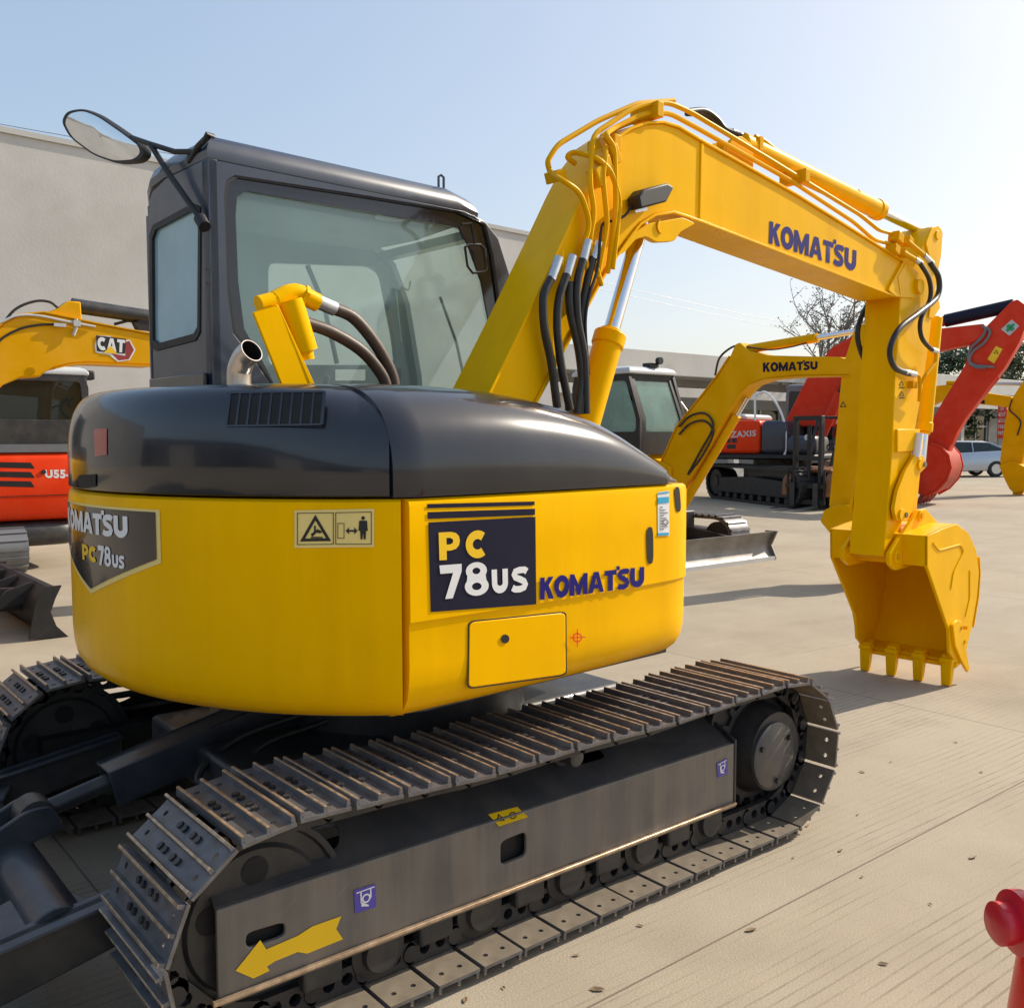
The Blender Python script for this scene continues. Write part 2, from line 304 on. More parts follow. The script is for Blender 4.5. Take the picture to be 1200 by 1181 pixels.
M = dict(
    yellow=mk('yellow_paint', (.96, .505, .0003), .30, coat=.0, tint=(1, .68, .10), var=.05, scale=2.5, dirt=(.76, .38, .001), dirt_amt=.4, dirt_scale=1.6, streak=True, rvar=.16, orange=.10, spec=.12),
    yellow2=mk('yellow_paint_weathered', (.80, .40, .0006), .42, coat=.0, tint=(1, .68, .12), var=.1, scale=3, dirt=(.5, .32, .05), dirt_amt=.22, spec=.08),
    catyellow=mk('warm_yellow_paint', (.74, .36, .004), .4, coat=.0, tint=(1, .68, .12), spec=.08, var=.08, scale=3, dirt=(.5, .36, .12), dirt_amt=.2),
    black=mk('black_gloss_panel', (.009, .011, .019), .2, coat=.5, var=.2, scale=2, dirt=(.05, .052, .056), dirt_amt=.22, rvar=.06, dirt_scale=2.2, orange=.06, coat_rough=.05),
    cabgrey=mk('dark_blue_grey_paint', (.025, .037, .066), .38, coat=.5, var=.08, scale=4, dirt=(.16, .16, .16), dirt_amt=.15),
    rubber=mk('black_rubber', (.012, .012, .013), .55, var=.2, scale=20),
    hose=mk('black_hose', (.016, .015, .014), .42, var=.25, scale=40, dirt=(.09, .07, .05), dirt_amt=.25, dirt_scale=12),
    brownhose=mk('dusty_brown_hose', (.075, .045, .028), .5, var=.2, scale=40),
    steel=mk('worn_steel', (.20, .18, .165), .45, metal=.75, var=.25, scale=12, dirt=(.12, .085, .055), dirt_amt=.6, dirt_scale=9),
    shoe=mk('track_shoe_steel', (.15, .15, .16), .42, metal=.35, var=.3, scale=14, dirt=(.17, .115, .07), dirt_amt=.5, dirt_scale=10, bump=.15, bscale=90),
    dusty=mk('dusty_plate', (.185, .15, .105), .8, var=.2, scale=12, dirt=(.12, .09, .06), dirt_amt=.6, dirt_scale=9),
    edge=mk('worn_bright_edge', (.55, .40, .26), .38, metal=.6, var=.3, scale=30, dirt=(.22, .11, .05), dirt_amt=.6, dirt_scale=25),
    chassis=mk('black_chassis_paint', (.020, .021, .024), .48, coat=.15, var=.25, scale=5, dirt=(.10, .085, .065), dirt_amt=.5, dirt_scale=6),
    beam=mk('dusty_frame_paint', (.135, .126, .115), .42, metal=.1, var=.18, scale=6, dirt=(.26, .215, .165), dirt_amt=.6, dirt_scale=2.6, streak=True),
    beamtop=mk('dusty_frame_top', (.05, .05, .054), .45, metal=.1, var=.2, scale=6, dirt=(.15, .13, .11), dirt_amt=.5, dirt_scale=4),
    chrome=mk('chrome_rod', (.80, .80, .82), .08, metal=1, var=.04, scale=30, rvar=.04),
    ferrule=mk('zinc_ferrule', (.62, .63, .64), .35, metal=.85, var=.1, scale=40),
    stainless=mk('exhaust_steel', (.62, .57, .52), .3, metal=.9, var=.1, scale=12, dirt=(.3, .22, .16), dirt_amt=.4),
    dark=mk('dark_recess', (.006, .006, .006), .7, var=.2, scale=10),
    interior=mk('cab_interior', (.20, .23, .23), .7, var=.1, scale=6),
    seat=mk('seat_fabric', (.03, .032, .036), .85, var=.2, scale=40),
    white=mk('white_vinyl', (.78, .78, .78), .4, var=.03),
    navy=mk('navy_vinyl', (.014, .015, .034), .4, var=.1, spec=.15),
    blue=mk('blue_vinyl', (.016, .013, .16), .4, var=.05, spec=.15),
    decalyellow=mk('yellow_vinyl', (.9, .55, .004), .4, var=.04),
    paleyellow=mk('pale_yellow_vinyl', (.86, .66, .22), .4, var=.05),
    black_ink=mk('black_ink', (.012, .011, .010), .45, var=.1),
    cyan=mk('cyan_vinyl', (.02, .36, .60), .4, var=.05),
    purple=mk('violet_vinyl', (.09, .065, .40), .4, var=.08),
    green=mk('green_vinyl', (.02, .30, .12), .4, var=.06),
    red=mk('red_paint', (.70, .042, .018), .45, coat=.05, spec=.2, tint=(1, .3, .2), var=.08, scale=3, dirt=(.42, .14, .09), dirt_amt=.25),
    redworn=mk('worn_red_paint', (.50, .055, .03), .5, spec=.2, var=.15, scale=3, dirt=(.16, .07, .045), dirt_amt=.7, dirt_scale=2.5),
    orange=mk('orange_red_paint', (.76, .045, .008), .4, coat=.08, spec=.2, tint=(1, .3, .2), var=.06, scale=3, dirt=(.5, .16, .08), dirt_amt=.15),
    hydrant=mk('hydrant_red_paint', (.78, .012, .008), .3, coat=.15, spec=.3, var=.08, scale=8),
    hydrant_cap=mk('hydrant_cap_crimson', (.62, .012, .030), .35, coat=.2, var=.1, scale=8),
    armgrey=mk('blade_frame_paint', (.026, .030, .040), .42, coat=.2, var=.2, scale=5, dirt=(.12, .11, .095), dirt_amt=.35, dirt_scale=6),
    covergrey=mk('drive_cover_paint', (.055, .055, .058), .4, coat=.2, var=.2, scale=9, dirt=(.2, .17, .13), dirt_amt=.35, dirt_scale=8),
    blacktrack=mk('black_track_steel', (.010, .010, .011), .6, var=.3, scale=8, dirt=(.05, .042, .034), dirt_amt=.4, dirt_scale=5),
    navygrey=mk('dark_navy_panel', (.035, .042, .060), .45, coat=.1, var=.1, scale=4),
    grey=mk('mid_grey_paint', (.14, .15, .165), .45, coat=.2, var=.1, scale=4, dirt=(.25, .23, .2), dirt_amt=.3),
    lightgrey=mk('pale_grey_paint', (.50, .51, .51), .45, var=.06, scale=4),
    brown=mk('rusty_orange_paint', (.24, .09, .025), .5, var=.15, scale=6, dirt=(.2, .11, .05), dirt_amt=.5),
    silver=mk('silver_car_paint', (.46, .50, .56), .22, metal=.6, coat=.8, var=.03),
    tyre=mk('tyre_rubber', (.016, .016, .016), .7, var=.2, scale=20, dirt=(.1, .085, .065), dirt_amt=.4),
    bladesteel=mk('bare_blade_steel', (.26, .25, .235), .5, metal=.5, var=.25, scale=3, dirt=(.15, .12, .09), dirt_amt=.5, dirt_scale=2),
    wall=mk('weathered_render', (.58, .565, .53), .9, var=.08, scale=.35, dirt=(.40, .38, .335), dirt_amt=.6, dirt_scale=.5, bump=.2, bscale=20),
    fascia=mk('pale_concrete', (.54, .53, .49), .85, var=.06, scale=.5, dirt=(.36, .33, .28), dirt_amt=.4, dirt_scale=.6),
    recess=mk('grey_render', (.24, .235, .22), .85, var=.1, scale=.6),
    clad=mk('reflection_cladding', (.045, .05, .058), .7, var=.15, scale=.6),
    bark=mk('bark', (.085, .062, .045), .9, var=.3, scale=8),
    leaf=mk('leaf_green', (.045, .075, .022), .6, var=.45, scale=.9),
    leaf2=mk('leaf_olive', (.085, .10, .03), .6, var=.45, scale=.9),
    thinbark=mk('pale_bark', (.20, .175, .15), .9, var=.3, scale=8),
    dryleaf=mk('dry_leaf', (.20, .13, .065), .7, var=.4, scale=30),
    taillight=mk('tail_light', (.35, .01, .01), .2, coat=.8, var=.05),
    mirror=mk('mirror_glass', (.82, .82, .82), .03, metal=1, var=.01, rvar=.01),
    glass=glass('tinted_glass', tint=(.90, .98, .96), film=.20, filmcol=(.46, .66, .64)),
    rearglass=glass('rear_glass', tint=(.62, .8, .86), film=.60, filmcol=(.46, .72, .82)),
    farglass=glass('clear_glass', tint=(.95, .99, .98), film=.04, refl=.8),
    greenglass=glass('green_glass', tint=(.6, .78, .72), film=.40, filmcol=(.34, .52, .46)),
    darkglass=glass('dark_glass', tint=(.10, .14, .13), film=.05, filmcol=(.3, .4, .38)),
    ground=ground_mat(),
)

# ------------------------------------------------------------------ text and stickers
def glyphs(text, bold=.02, sx=1.0):
    cu = bpy.data.curves.new('t', 'FONT'); cu.body = text; cu.size = 1; cu.offset = bold; cu.resolution_u = 3; cu.space_character = 1.02+bold*2
    ob = bpy.data.objects.new('t', cu); sc.collection.objects.link(ob); dg = bpy.context.evaluated_depsgraph_get()
    me = bpy.data.meshes.new_from_object(ob.evaluated_get(dg)); bpy.data.objects.remove(ob)
    vs = [(v.co.x, v.co.y) for v in me.vertices]; fs = [tuple(p.vertices) for p in me.polygons]
    x0 = min(v[0] for v in vs); x1 = max(v[0] for v in vs); y0 = min(v[1] for v in vs); y1 = max(v[1] for v in vs)
    bpy.data.meshes.remove(me); return [((a-x0)/(x1-x0), (b-y0)/(y1-y0)) for a, b in vs], fs
def ribbon(pts, wd):
    P = [Vector(q) for q in pts]; vs = []
    for i, q in enumerate(P):
        a = (P[i]-P[i-1]).normalized() if i else None; c = (P[i+1]-P[i]).normalized() if i < len(P)-1 else None
        d = ((a or c)+(c or a)).normalized(); n_ = Vector((-d.y, d.x)); vs += [tuple(q+n_*wd/2), tuple(q-n_*wd/2)]
    return vs, [(2*i, 2*i+1, 2*i+3, 2*i+2) for i in range(len(P)-1)]
def arc(cx, cy, rx, ry, a0, a1, n=14): return [(cx+rx*math.cos(R_(a0+(a1-a0)*i/n)), cy+ry*math.sin(R_(a0+(a1-a0)*i/n))) for i in range(n+1)]
def block(ch, t=.31):
    h = t/2
    if ch == 'K': return .92, [[[(0, 0), (t, 0), (t, .34), (.36, .44), (.58, 0), (.94, 0), (.58, .62), (.92, 1), (.56, 1), (t, .66), (t, 1), (0, 1)]]], None
    if ch == 'O': return 1.02, [[arc(.51, .5, .51, .52, 0, 360, 32)[:-1], arc(.51, .5, .51-t, .52-t*.92, 0, 360, 28)[:-1]]], None
    if ch == 'M': return 1.2, [[[(0, 0), (t, 0), (t, .52), (.5, 0), (.7, 0), (1.2-t, .52), (1.2-t, 0), (1.2, 0), (1.2, 1), (.92, 1), (.6, .46), (.28, 1), (0, 1)]]], None
    if ch == 'A': return 1.06, [[[(0, 0), (.3, 0), (.37, .2), (.69, .2), (.76, 0), (1.06, 0), (.70, 1), (.36, 1)], [(.43, .4), (.63, .4), (.53, .70)]]], None
    if ch == 'T': return .82, [[[(.41-h, 0), (.41+h, 0), (.41+h, .76), (.82, .76), (.82, 1), (0, 1), (0, .76), (.41-h, .76)]]], None
    if ch == 'U': return .94, [], ribbon([(h, 1)]+arc(.47, .42, .47-h, .42-h, 180, 360)+[(.94-h, 1)], t)
    if ch == 'S': return .84, [], ribbon([(.77, .80), (.66, .88), (.42, .885), (.22, .84), (.155, .72), (.22, .60), (.42, .52), (.62, .42), (.685, .29), (.62, .17), (.42, .115), (.18, .125), (.05, .20)], t*.86)
    if ch == 'P': return .86, [[[(0, 0), (t, 0), (t, .33), (.5, .33), (.70, .38), (.82, .50), (.86, .66), (.82, .83), (.70, .95), (.5, 1), (0, 1)], [(t, .55), (.46, .55), (.56, .60), (.585, .67), (.56, .74), (.46, .79), (t, .79)]]], None
    if ch == 'C': return .92, [], ribbon(arc(.52, .5, .52-h, .5-h, 48, 312, 22), t)
    if ch == '7': return .80, [[[(.10, 0), (.42, 0), (.80, .78), (.80, 1), (0, 1), (0, .75), (.48, .75)]]], None
    if ch == '8': return .84, [[arc(.42, .28, .42, .29, 145, 395, 22)+arc(.42, .745, .37, .265, -30, 210, 20), arc(.42, .275, .17, .115, 0, 360, 14)[:-1], arc(.42, .745, .14, .10, 0, 360, 14)[:-1]]], None
def blocktext(text, gap=.045, t=.31):
    V = []; F_ = []; x = 0
    for ch in text:
        wd, polys, rb = block(ch, t)
        for loops in polys:
            flat = [q for l in loops for q in l]; o = len(V); V += [(x+a, c) for a, c in flat]
            F_ += [tuple(o+i for i in tri_) for tri_ in tessellate_polygon([[Vector((a, c, 0)) for a, c in l] for l in loops])]
        if rb: o = len(V); V += [(x+a, c) for a, c in rb[0]]; F_ += [tuple(o+i for i in f) for f in rb[1]]
        x += wd+gap
    return [(a/(x-gap), c) for a, c in V], F_
def quadmap(q):                                # unit square -> pixel quad given as tl, tr, br, bl
    tl, tr, br, bl = q
    return lambda u, v: tuple((bl[i]*(1-u)+br[i]*u)*(1-v)+(tl[i]*(1-u)+tr[i]*u)*v for i in (0, 1))
def on_surface(S, pm): return lambda u, v: S(*pm(u, v))
def text_on(mb, text, quad, S, bold=.02):
    vs, fs = blocktext(text) if all(c in 'KOMATSUPC78' for c in text) else glyphs(text, bold)
    g = on_surface(S, quadmap(quad)); mb.add([g(u, v) for u, v in vs], fs)
LOGO = 'KOMATSU'
def logo_on(mb, quad, S):                      # the maker's word with its small raised block between T and S
    text_on(mb, LOGO, quad, S, .10)
    g = on_surface(S, quadmap(quad)); mb.add([g(.733, .97), g(.765, .97), g(.765, 1.17), g(.733, 1.17)], [(0, 1, 2, 3)])
def patch(mb, quad, S, nu=8, nv=3):
    g = on_surface(S, quadmap(quad)); vs = [g(i/nu, j/nv) for j in range(nv+1) for i in range(nu+1)]
    mb.add(vs, [(j*(nu+1)+i, j*(nu+1)+i+1, (j+1)*(nu+1)+i+1, (j+1)*(nu+1)+i) for j in range(nv) for i in range(nu)])
def polyon(mb, pts, S): mb.add([S(a, b) for a, b in pts], [tuple(range(len(pts)))])
def planeS(F, ax, val): return lambda a, b: F.un(a, b, ax, val)
def ring_on(mb, g, c, r0, r1, n=20):
    vs = [g(c[0]+r*math.cos(2*PI*i/n), c[1]+r*math.sin(2*PI*i/n)) for r in (r0, r1) for i in range(n)]
    mb.add(vs, [(i, (i+1) % n, n+(i+1) % n, n+i) for i in range(n)])

# ================================================================== the setting
b = MB(); n = 40
b.add([(-260, -200, 0), (420, -200, 0), (420, 420, 0), (-260, 420, 0)], [(0, 1, 2, 3)])
tag(b.build('ground', M['ground'], flat=True), 'pale sunlit concrete yard with tined grooves', None, None, 'structure')

# tall rendered wall on the left
WF = Frame((0, 0), 0)
wt = thing('boundary_wall', Frame((1, 14.3), 0), 'tall weathered beige rendered wall behind the machines on the left', 'wall')
b = MB(); b.prism([(-22, 0), (13.4, 0), (13.4, 6.30), (-22, 6.95)], XZ, 14.0, 14.35); b.build('wall_face', M['wall'], wt)
b = MB(); b.loft([[(x, y, z+h) for y, h in ((13.96, 0), (13.96, .09), (14.39, .09), (14.39, 0))] for x, z in ((-22, 6.953), (13.42, 6.303))]); b.build('wall_coping', M['fascia'], wt)
# low pale workshop further right
bf = thing('workshop', Frame((34, 24), 0), 'long low pale concrete workshop with a deep fascia and dark openings', 'building')
b = MB(); b.box(14.5, 60, 22.0, 22.3, 4.05, 4.96); b.box(14.5, 60, 22.3, 32, 4.7, 4.94); b.build('roof', M['fascia'], bf, bevel=.02)
b = MB(); b.box(14.5, 60, 21.3, 22.0, 3.30, 3.46); b.box(14.5, 60, 21.2, 21.3, 3.16, 3.52); b.build('canopy', M['fascia'], bf, bevel=.015)
b = MB(); ho = []
for k in range(10): x = 16.2+k*4.2; ho.append([(x, 1.15), (x+2.9, 1.15), (x+2.9, 2.85), (x, 2.85)])
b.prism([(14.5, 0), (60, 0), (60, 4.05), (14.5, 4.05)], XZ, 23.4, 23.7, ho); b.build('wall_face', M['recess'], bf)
for h in ho:
    b = MB(); x0, x1 = h[0][0], h[1][0]; b.box(x0, x1, 23.55, 23.58, 1.15, 2.85); wv = b.build('window', M['darkglass'], bf)
    b = MB(); b.box(x0-.05, x0+.05, 23.5, 23.55, 1.15, 2.85); b.box((x0+x1)/2-.04, (x0+x1)/2+.04, 23.5, 23.55, 1.15, 2.85); b.box(x1-.05, x1+.05, 23.5, 23.55, 1.15, 2.85); b.box(x0+.05, x1-.05, 23.51, 23.55, 2.2, 2.27); b.build('window_frame', M['lightgrey'], wv)
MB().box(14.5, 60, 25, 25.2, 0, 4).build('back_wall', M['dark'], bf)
for k in range(8):
    x = 15.4+k*4.9+.0; MB().box(x, x+.32, 21.6, 21.92, 0, 3.3).build('pillar', M['fascia'], bf)
MB().box(14.5, 60, 21.35, 23.4, 0, .32).build('plinth', M['fascia'], bf)
MB().box(30.0, 30.5, 23.3, 23.38, 2.3, 2.95).build('wall_flag', M['red'], bf)

# trees
def tree(F, h, crown, leafs, size, label, matl, seed, bare=False, spread=None, group='trees beyond the yard', low=.25):
    rn = random.Random(seed); T = thing('broadleaf_tree' if not bare else 'sparse_tree', F, label, 'tree', group)
    b = MB(F); tips = []
    def limb(p, d, L_, r, lev):
        q = [p]; dd = d.copy(); n_ = 4
        for k in range(n_): dd = (dd+Vector((rn.uniform(-.25, .25), rn.uniform(-.25, .25), rn.uniform(-.08, .18)))).normalized(); q.append(q[-1]+dd*L_/n_)
        b.tube(q, lambda t: r*(1-.65*t)+.004, n=5 if lev else 8)
        if lev < (4 if bare else 3):
            for k in range(4 if lev else 6):
                i = rn.randint(1, n_); a = rn.uniform(0, 2*PI); e = (dd*.7+Vector((math.cos(a), math.sin(a), rn.uniform(-.1, .7)))).normalized(); limb(q[i], e, L_*rn.uniform(.5, .72), r*.5, lev+1)
        tips.append(q[-1]); tips.append(q[2])
    limb(Vector((0, 0, -.1)), Vector((0, 0, 1)), h*.55, h*.022, 0)
    b.build('trunk', M['thinbark' if bare else 'bark'], T)
    c = MB(F); cl = []
    if not bare:
        for _ in range(crown):
            a = rn.uniform(0, 2*PI); zz = rn.random()**.8; rr = (spread or h*.32)*math.sqrt(rn.random())*(1-.55*zz**2.2)
            cl.append((Vector((rr*math.cos(a), rr*math.sin(a), h*(low+(1-low)*zz))), rn.uniform(.5, 1.0)*h*.085))
    else: cl = [(t, size*2.4) for t in tips]
    for ctr, R0 in cl:
        for _ in range(leafs):
            v = Vector((rn.gauss(0, 1), rn.gauss(0, 1), rn.gauss(0, .8)))*R0*.6; p = ctr+v
            if p.z < .2: continue
            u = Vector((rn.uniform(-1, 1), rn.uniform(-1, 1), rn.uniform(-1, 1))).normalized(); s_ = u.orthogonal().normalized()*size*rn.uniform(.3, .6); u = u*size*rn.uniform(.6, 1.2)
            c.add([p-u, p+s_, p+u, p-s_], [(0, 1, 2, 3)])
    c.build('crown', matl, T, flat=True); return T
def ground_at(px, d): q = CAM_LOC+(_f+_r*((px-600)/FOC)).normalized()*1; v = (_f*1+_r*((px-600)/FOC)); p = CAM_LOC+v*d; return (p.x, p.y)
tree(Frame(ground_at(1118, 58)), 6.9, 60, 55, .17, 'dense dark green tree behind the red arm and the silver car', M['leaf'], 3)
tree(Frame(ground_at(1188, 62)), 7.6, 60, 55, .17, 'taller green tree at the right edge behind the red notice board', M['leaf2'], 4)
tree(Frame(ground_at(1152, 66)), 6.6, 55, 50, .18, 'round green tree between the two larger ones behind the car', M['leaf2'], 5)
tree(Frame(ground_at(1240, 64)), 7.2, 50, 45, .18, 'green tree just beyond the right edge', M['leaf'], 6)
tree(Frame(ground_at(1085, 70)), 5.8, 45, 45, .18, 'small dark tree low behind the yellow arm', M['leaf'], 8)
tree(Frame(ground_at(970, 46)), 8.6, 0, 3, .085, 'tall thin tree with few leaves against the sky behind the red boom', M['thinbark'], 11, bare=True, group='trees beyond the yard')

# overhead wires
for k, (za, zb, lab) in enumerate(((8.9, 8.2, 'upper thin overhead wire across the sky above the workshop'), (8.5, 7.8, 'lower thin overhead wire across the sky above the workshop'))):
    p, q = Vector((12, 34, za+3.1)), Vector((75, 34, zb+.2))
    pts = [p+(q-p)*t+Vector((0, 0, -1.6*4*t*(1-t)*.5)) for t in [i/24 for i in range(25)]]
    tag(MB().tube(pts, .013, n=5).build('overhead_wire', M['grey']), lab, 'wire', 'overhead wires')
for k, (za, lab) in enumerate(((11.35, 'upper thin wire running above the tall beige wall'), (11.0, 'lower thin wire running above the tall beige wall'))):
    p, q = Vector((-20, 20, za-1.9)), Vector((13, 20, za-2.7)); pts = [p+(q-p)*t+Vector((0, 0, -.6*4*t*(1-t))) for t in [i/20 for i in range(21)]]
    tag(MB().tube(pts, .008, n=5).build('overhead_wire', M['grey']), lab, 'wire', 'overhead wires')

# fallen leaves
spots = [(750, 1085), (1010, 1028), (946, 968), (1044, 893), (930, 1005), (1150, 905), (1005, 955), (675, 1120), (1035, 1130), (985, 997), (1090, 1060), (545, 1172), (590, 1158), (1140, 1005), (880, 1090), (1120, 870), (1010, 905), (700, 1160)]
for k, (a, c) in enumerate(spots):
    q = WORLD.un(a, c, 'z', .0); F = Frame((q.x, q.y), random.uniform(0, 360)); b = MB(F); s_ = random.choice((.010, .013, .017, .024)); cu = random.uniform(.1, .35)
    b.add([(-s_, 0, .003), (-s_*.4, s_*.42, .004+s_*cu*.6), (s_*.5, s_*.36, .004+s_*cu*.5), (s_, 0, .005), (s_*.5, -s_*.36, .004+s_*cu*.3), (-s_*.4, -s_*.42, .003+s_*cu*.4), (0, 0, .003)], [(0, 1, 6), (1, 2, 6), (2, 3, 6), (3, 4, 6), (4, 5, 6), (5, 0, 6)])
    tag(b.build('fallen_leaf', M['dryleaf'], flat=True), 'small dry curled brown leaf lying on the concrete', 'leaf', 'fallen leaves')

# red hydrant at the lower right corner
hp_ = WORLD.un(1255, 1076, 'z', .50); hy = Frame((hp_.x, hp_.y), 0)
hd = thing('fire_hydrant', hy, 'bright red fire hydrant with a capped side outlet at the lower right corner', 'hydrant')
MB(hy).lathe((0, 0, 0), (0, 0, 1), [(0, .17), (.03, .17), (.035, .135), (.06, .135), (.256, .125), (.58, .088), (.61, .07), (.70, .06), (.78, .045), (.80, .02)], 32).build('hydrant_body', M['hydrant'], hd)
dv = -_r.copy(); dv.z = 0; dv.normalize(); dv = (dv*.97-Vector((_f.x, _f.y, 0)).normalized()*.12).normalized()
o_ = Vector((0, 0, .50))
MB(hy).lathe(o_+dv*.06, dv, [(0, .062), (.05, .062), (.055, .072), (.084, .073), (.089, .056), (.091, .046), (.097, .046), (.101, .048), (.126, .049), (.133, .04), (.135, .01)], 28).build('outlet_cap', M['hydrant_cap'], hd)
MB(hy).cyl((0, 0, .80), (0, 0, .84), .025, n=5).build('valve_nut', M['hydrant'], hd)

# unseen dark building added behind the viewer, to darken reflections in paint and mirror
wh_ = thing('reflection_building', Frame((-24, -6), 0), 'unseen dark clad building added behind the viewer for the paint to reflect', 'building')
MB().box(-34, -24, -42, 22, 0, 4.6).build('wall_face', M['clad'], wh_)  # wall of the added unseen building
MB().loft([[(-34.3, y, 4.6), (-29, y, 5.8), (-23.7, y, 4.6)] for y in (-42.3, 22.3)]).build('roof', M['clad'], wh_)  # roof of the added unseen building
for k in range(7): MB().box(-23.98, -23.9, -38+k*8.4, -33.5+k*8.4, .02, 3.9).build('reflection_door', M['recess' if k % 2 else 'dark'], wh_)

# ================================================================== THE MAIN EXCAVATOR
HF = Frame((0, 0), 3.5)
EX = thing('crawler_excavator', Frame(), 'large yellow and black excavator filling the foreground, PC 78US on its side', 'excavator', 'parked excavators')
BC = -.33                                                            # boom centre line
def H(px, py, y): return HF.un(px, py, 'y', y)

# ---- plan outlines of the upper body
def with_normals(P):
    out = []
    for i in range(len(P)):
        d = (Vector(P[min(i+1, len(P)-1)])-Vector(P[max(i-1, 0)])).normalized(); out.append((Vector(P[i]), Vector((d.y, -d.x))))
    return out
def yside(x): return -1.017-.018*(1-((x+.1)/.62)**2)
REAR = with_normals([(1.24*math.cos(R_(a)), 1.24*math.sin(R_(a))) for a in [125+(234.15-125)*i/44 for i in range(45)]])
sp = [(x, yside(x)) for x in [-.705+i*(1.19/16) for i in range(17)]]
sp += [(.55, -1.012), (.60, -1.000), (.64, -.978), (.668, -.945), (.684, -.90), (.69, -.84), (.692, -.72), (.692, -.52)]
SIDE = with_normals(sp)
def S_out(outline, off=.002):
    def g(px, py):
        d = HF.I.to_3x3() @ (_f + _r*((px-PW/2)/FOC) - _u*((py-PH_/2)/FOC)); c = HF.I @ CAM_LOC; best = None
        for (p, n), (q, m) in zip(outline[:-1], outline[1:]):
            a = p+n*off; b = q+m*off; e = b-a; den = d.x*e.y-d.y*e.x
            if abs(den) < 1e-9: continue
            t = ((a.x-c.x)*e.y-(a.y-c.y)*e.x)/den; s_ = ((a.x-c.x)*d.y-(a.y-c.y)*d.x)/den
            if -.02 <= s_ <= 1.02 and t > 0 and (best is None or t < best): best = t
        if best is None: best = 3.0
        return c+d*best
    return g
def sweep(mb, outline, prof): mb.loft([[(p.x-n.x*i, p.y-n.y*i, z) for i, z in prof] for p, n in outline]); return mb
LOW = [(.25, .79), (.15, .791), (.10, .797), (.060, .811), (.030, .835), (.012, .866), (.003, .91), (0, .96), (0, 1.02), (0, 1.30), (0, 1.425), (.004, 1.442), (.016, 1.45), (.25, 1.45)]
LOWS = [(.25, .79), (.15, .791), (.105, .797), (.066, .811), (.037, .835), (.019, .866), (.010, .91), (.007, .96), (.007, 1.078), (.005, 1.088), (0, 1.094), (0, 1.30), (0, 1.425), (.004, 1.442), (.016, 1.45), (.25, 1.45)]
cw = sweep(MB(HF), REAR, LOW).build('counterweight', M['yellow'], EX, ang=32)
sidecover = sweep(MB(HF), SIDE, LOWS).build('side_cover', M['yellow'], EX, ang=32)
# dark core, floor and slewing ring
b = MB(HF)
core = [(1.16*math.cos(R_(a)), 1.16*math.sin(R_(a))) for a in range(118, 238, 6)]+[(-.6, -.95), (.56, -.95), (.58, -.5), (.85, -.45), (.9, 0), (.9, 1.0), (-.5, 1.0)]
b.prism(core, XY, .802, 1.446); b.build('body_frame', M['chassis'], EX)
MB(HF).prism([(-.5, 1.02), (.95, 1.02), (.95, 1.0), (-.5, 1.0)], XY, .82, 1.46).build('left_cover', M['yellow'], EX)
MB().cyl((0, 0, .52), (0, 0, .81), .52, n=48).build('slewing_ring', M['chassis'], EX)

# ---- black hood: rear half follows the tail, right half slopes down to the front
def hood_prof(k):                            # k: 0 upright tail, 1 the rounded shoulder next to the side hood
    out = [(.45, 1.455), (.004, 1.458)]; a = .16+.24*k; n_ = 3.4-.4*k
    for i in range(15): t = PI/2*i/14; out.append((a*(1-max(0, math.cos(t))**(2/n_)), 1.462+.326*max(0, math.sin(t))**(2/n_)))
    return out+[(.45, 1.79)]
HREAR = with_normals([(1.24*math.cos(R_(a)), 1.24*math.sin(R_(a))) for a in [125+(232.7-125)*i/44 for i in range(45)]])
rings = []
for i, (q, n_) in enumerate(HREAR):
    k = min(1, max(0, (i/44-.80)/.20)); k = k*k*(3-2*k); rings.append([(q.x-n_.x*a, q.y-n_.y*a, z) for a, z in hood_prof(k)])
rh = MB(HF).loft(rings).build('rear_hood', M['black'], EX, ang=50)
hk = [(-.742, 1.79), (-.55, 1.795), (-.387, 1.793), (-.2, 1.782), (-.05, 1.764), (.08, 1.740), (.163, 1.718), (.26, 1.682), (.347, 1.638), (.43, 1.588), (.50, 1.535), (.56, 1.480), (.575, 1.468)]
b = MB(HF); rings = []
for x, h in [(p.x, p.y) for p in smooth([(a, z, 0) for a, z in hk], 4)]:
    yo = -math.sqrt(1.2395**2-x*x) if x < -.705 else yside(x) if x < .49 else -1.004+(x-.49)*.25
    e = max(h-1.462, .004); ring = [(x, -.50, 1.455), (x, yo+.004, 1.455)]
    for k in range(13):
        t = PI/2*k/12; n_ = 3.0
        ring.append((x, (yo+.40)-.40*max(0, math.cos(t))**(2/n_), 1.462+e*max(0, math.sin(t))**(2/n_)))
    ring.append((x, -.50, 1.462+e)); rings.append(ring)
b.loft(rings); b.build('side_hood', M['black'], EX, ang=50)
# grille in the rear hood
S = S_out(REAR, .003)
def S_hood(off):                              # on the curved skin of the rear hood
    f0 = S_out(REAR, 0)
    def g(px, py):
        q = f0(px, py)
        for _ in range(3):
            t = math.asin(min(1, max(0, (q.z-1.462)/.326))**(3.4/2)); ins = .16*(1-math.cos(t)**(2/3.4)); R1 = 1.24-ins+off; q = HF.cyl(px, py, R1)
        return q
    return g
gq = [(269, 461), (380, 459.5), (377, 496), (264, 498)]
b = MB(HF); patch(b, gq, S_hood(.002), 10, 4); gr = b.build('hood_grille', M['dark'], EX)
b = MB(HF); g = on_surface(S_hood(.0045), quadmap(gq))
for i in range(0, 10):
    u = .0+i/9; wd = .011 if 0 < i < 9 else .018; b.add([g(u+e, v/4*1.06-.03) for v in range(5) for e in (-wd, wd)], [(2*v, 2*v+1, 2*v+3, 2*v+2) for v in range(4)])
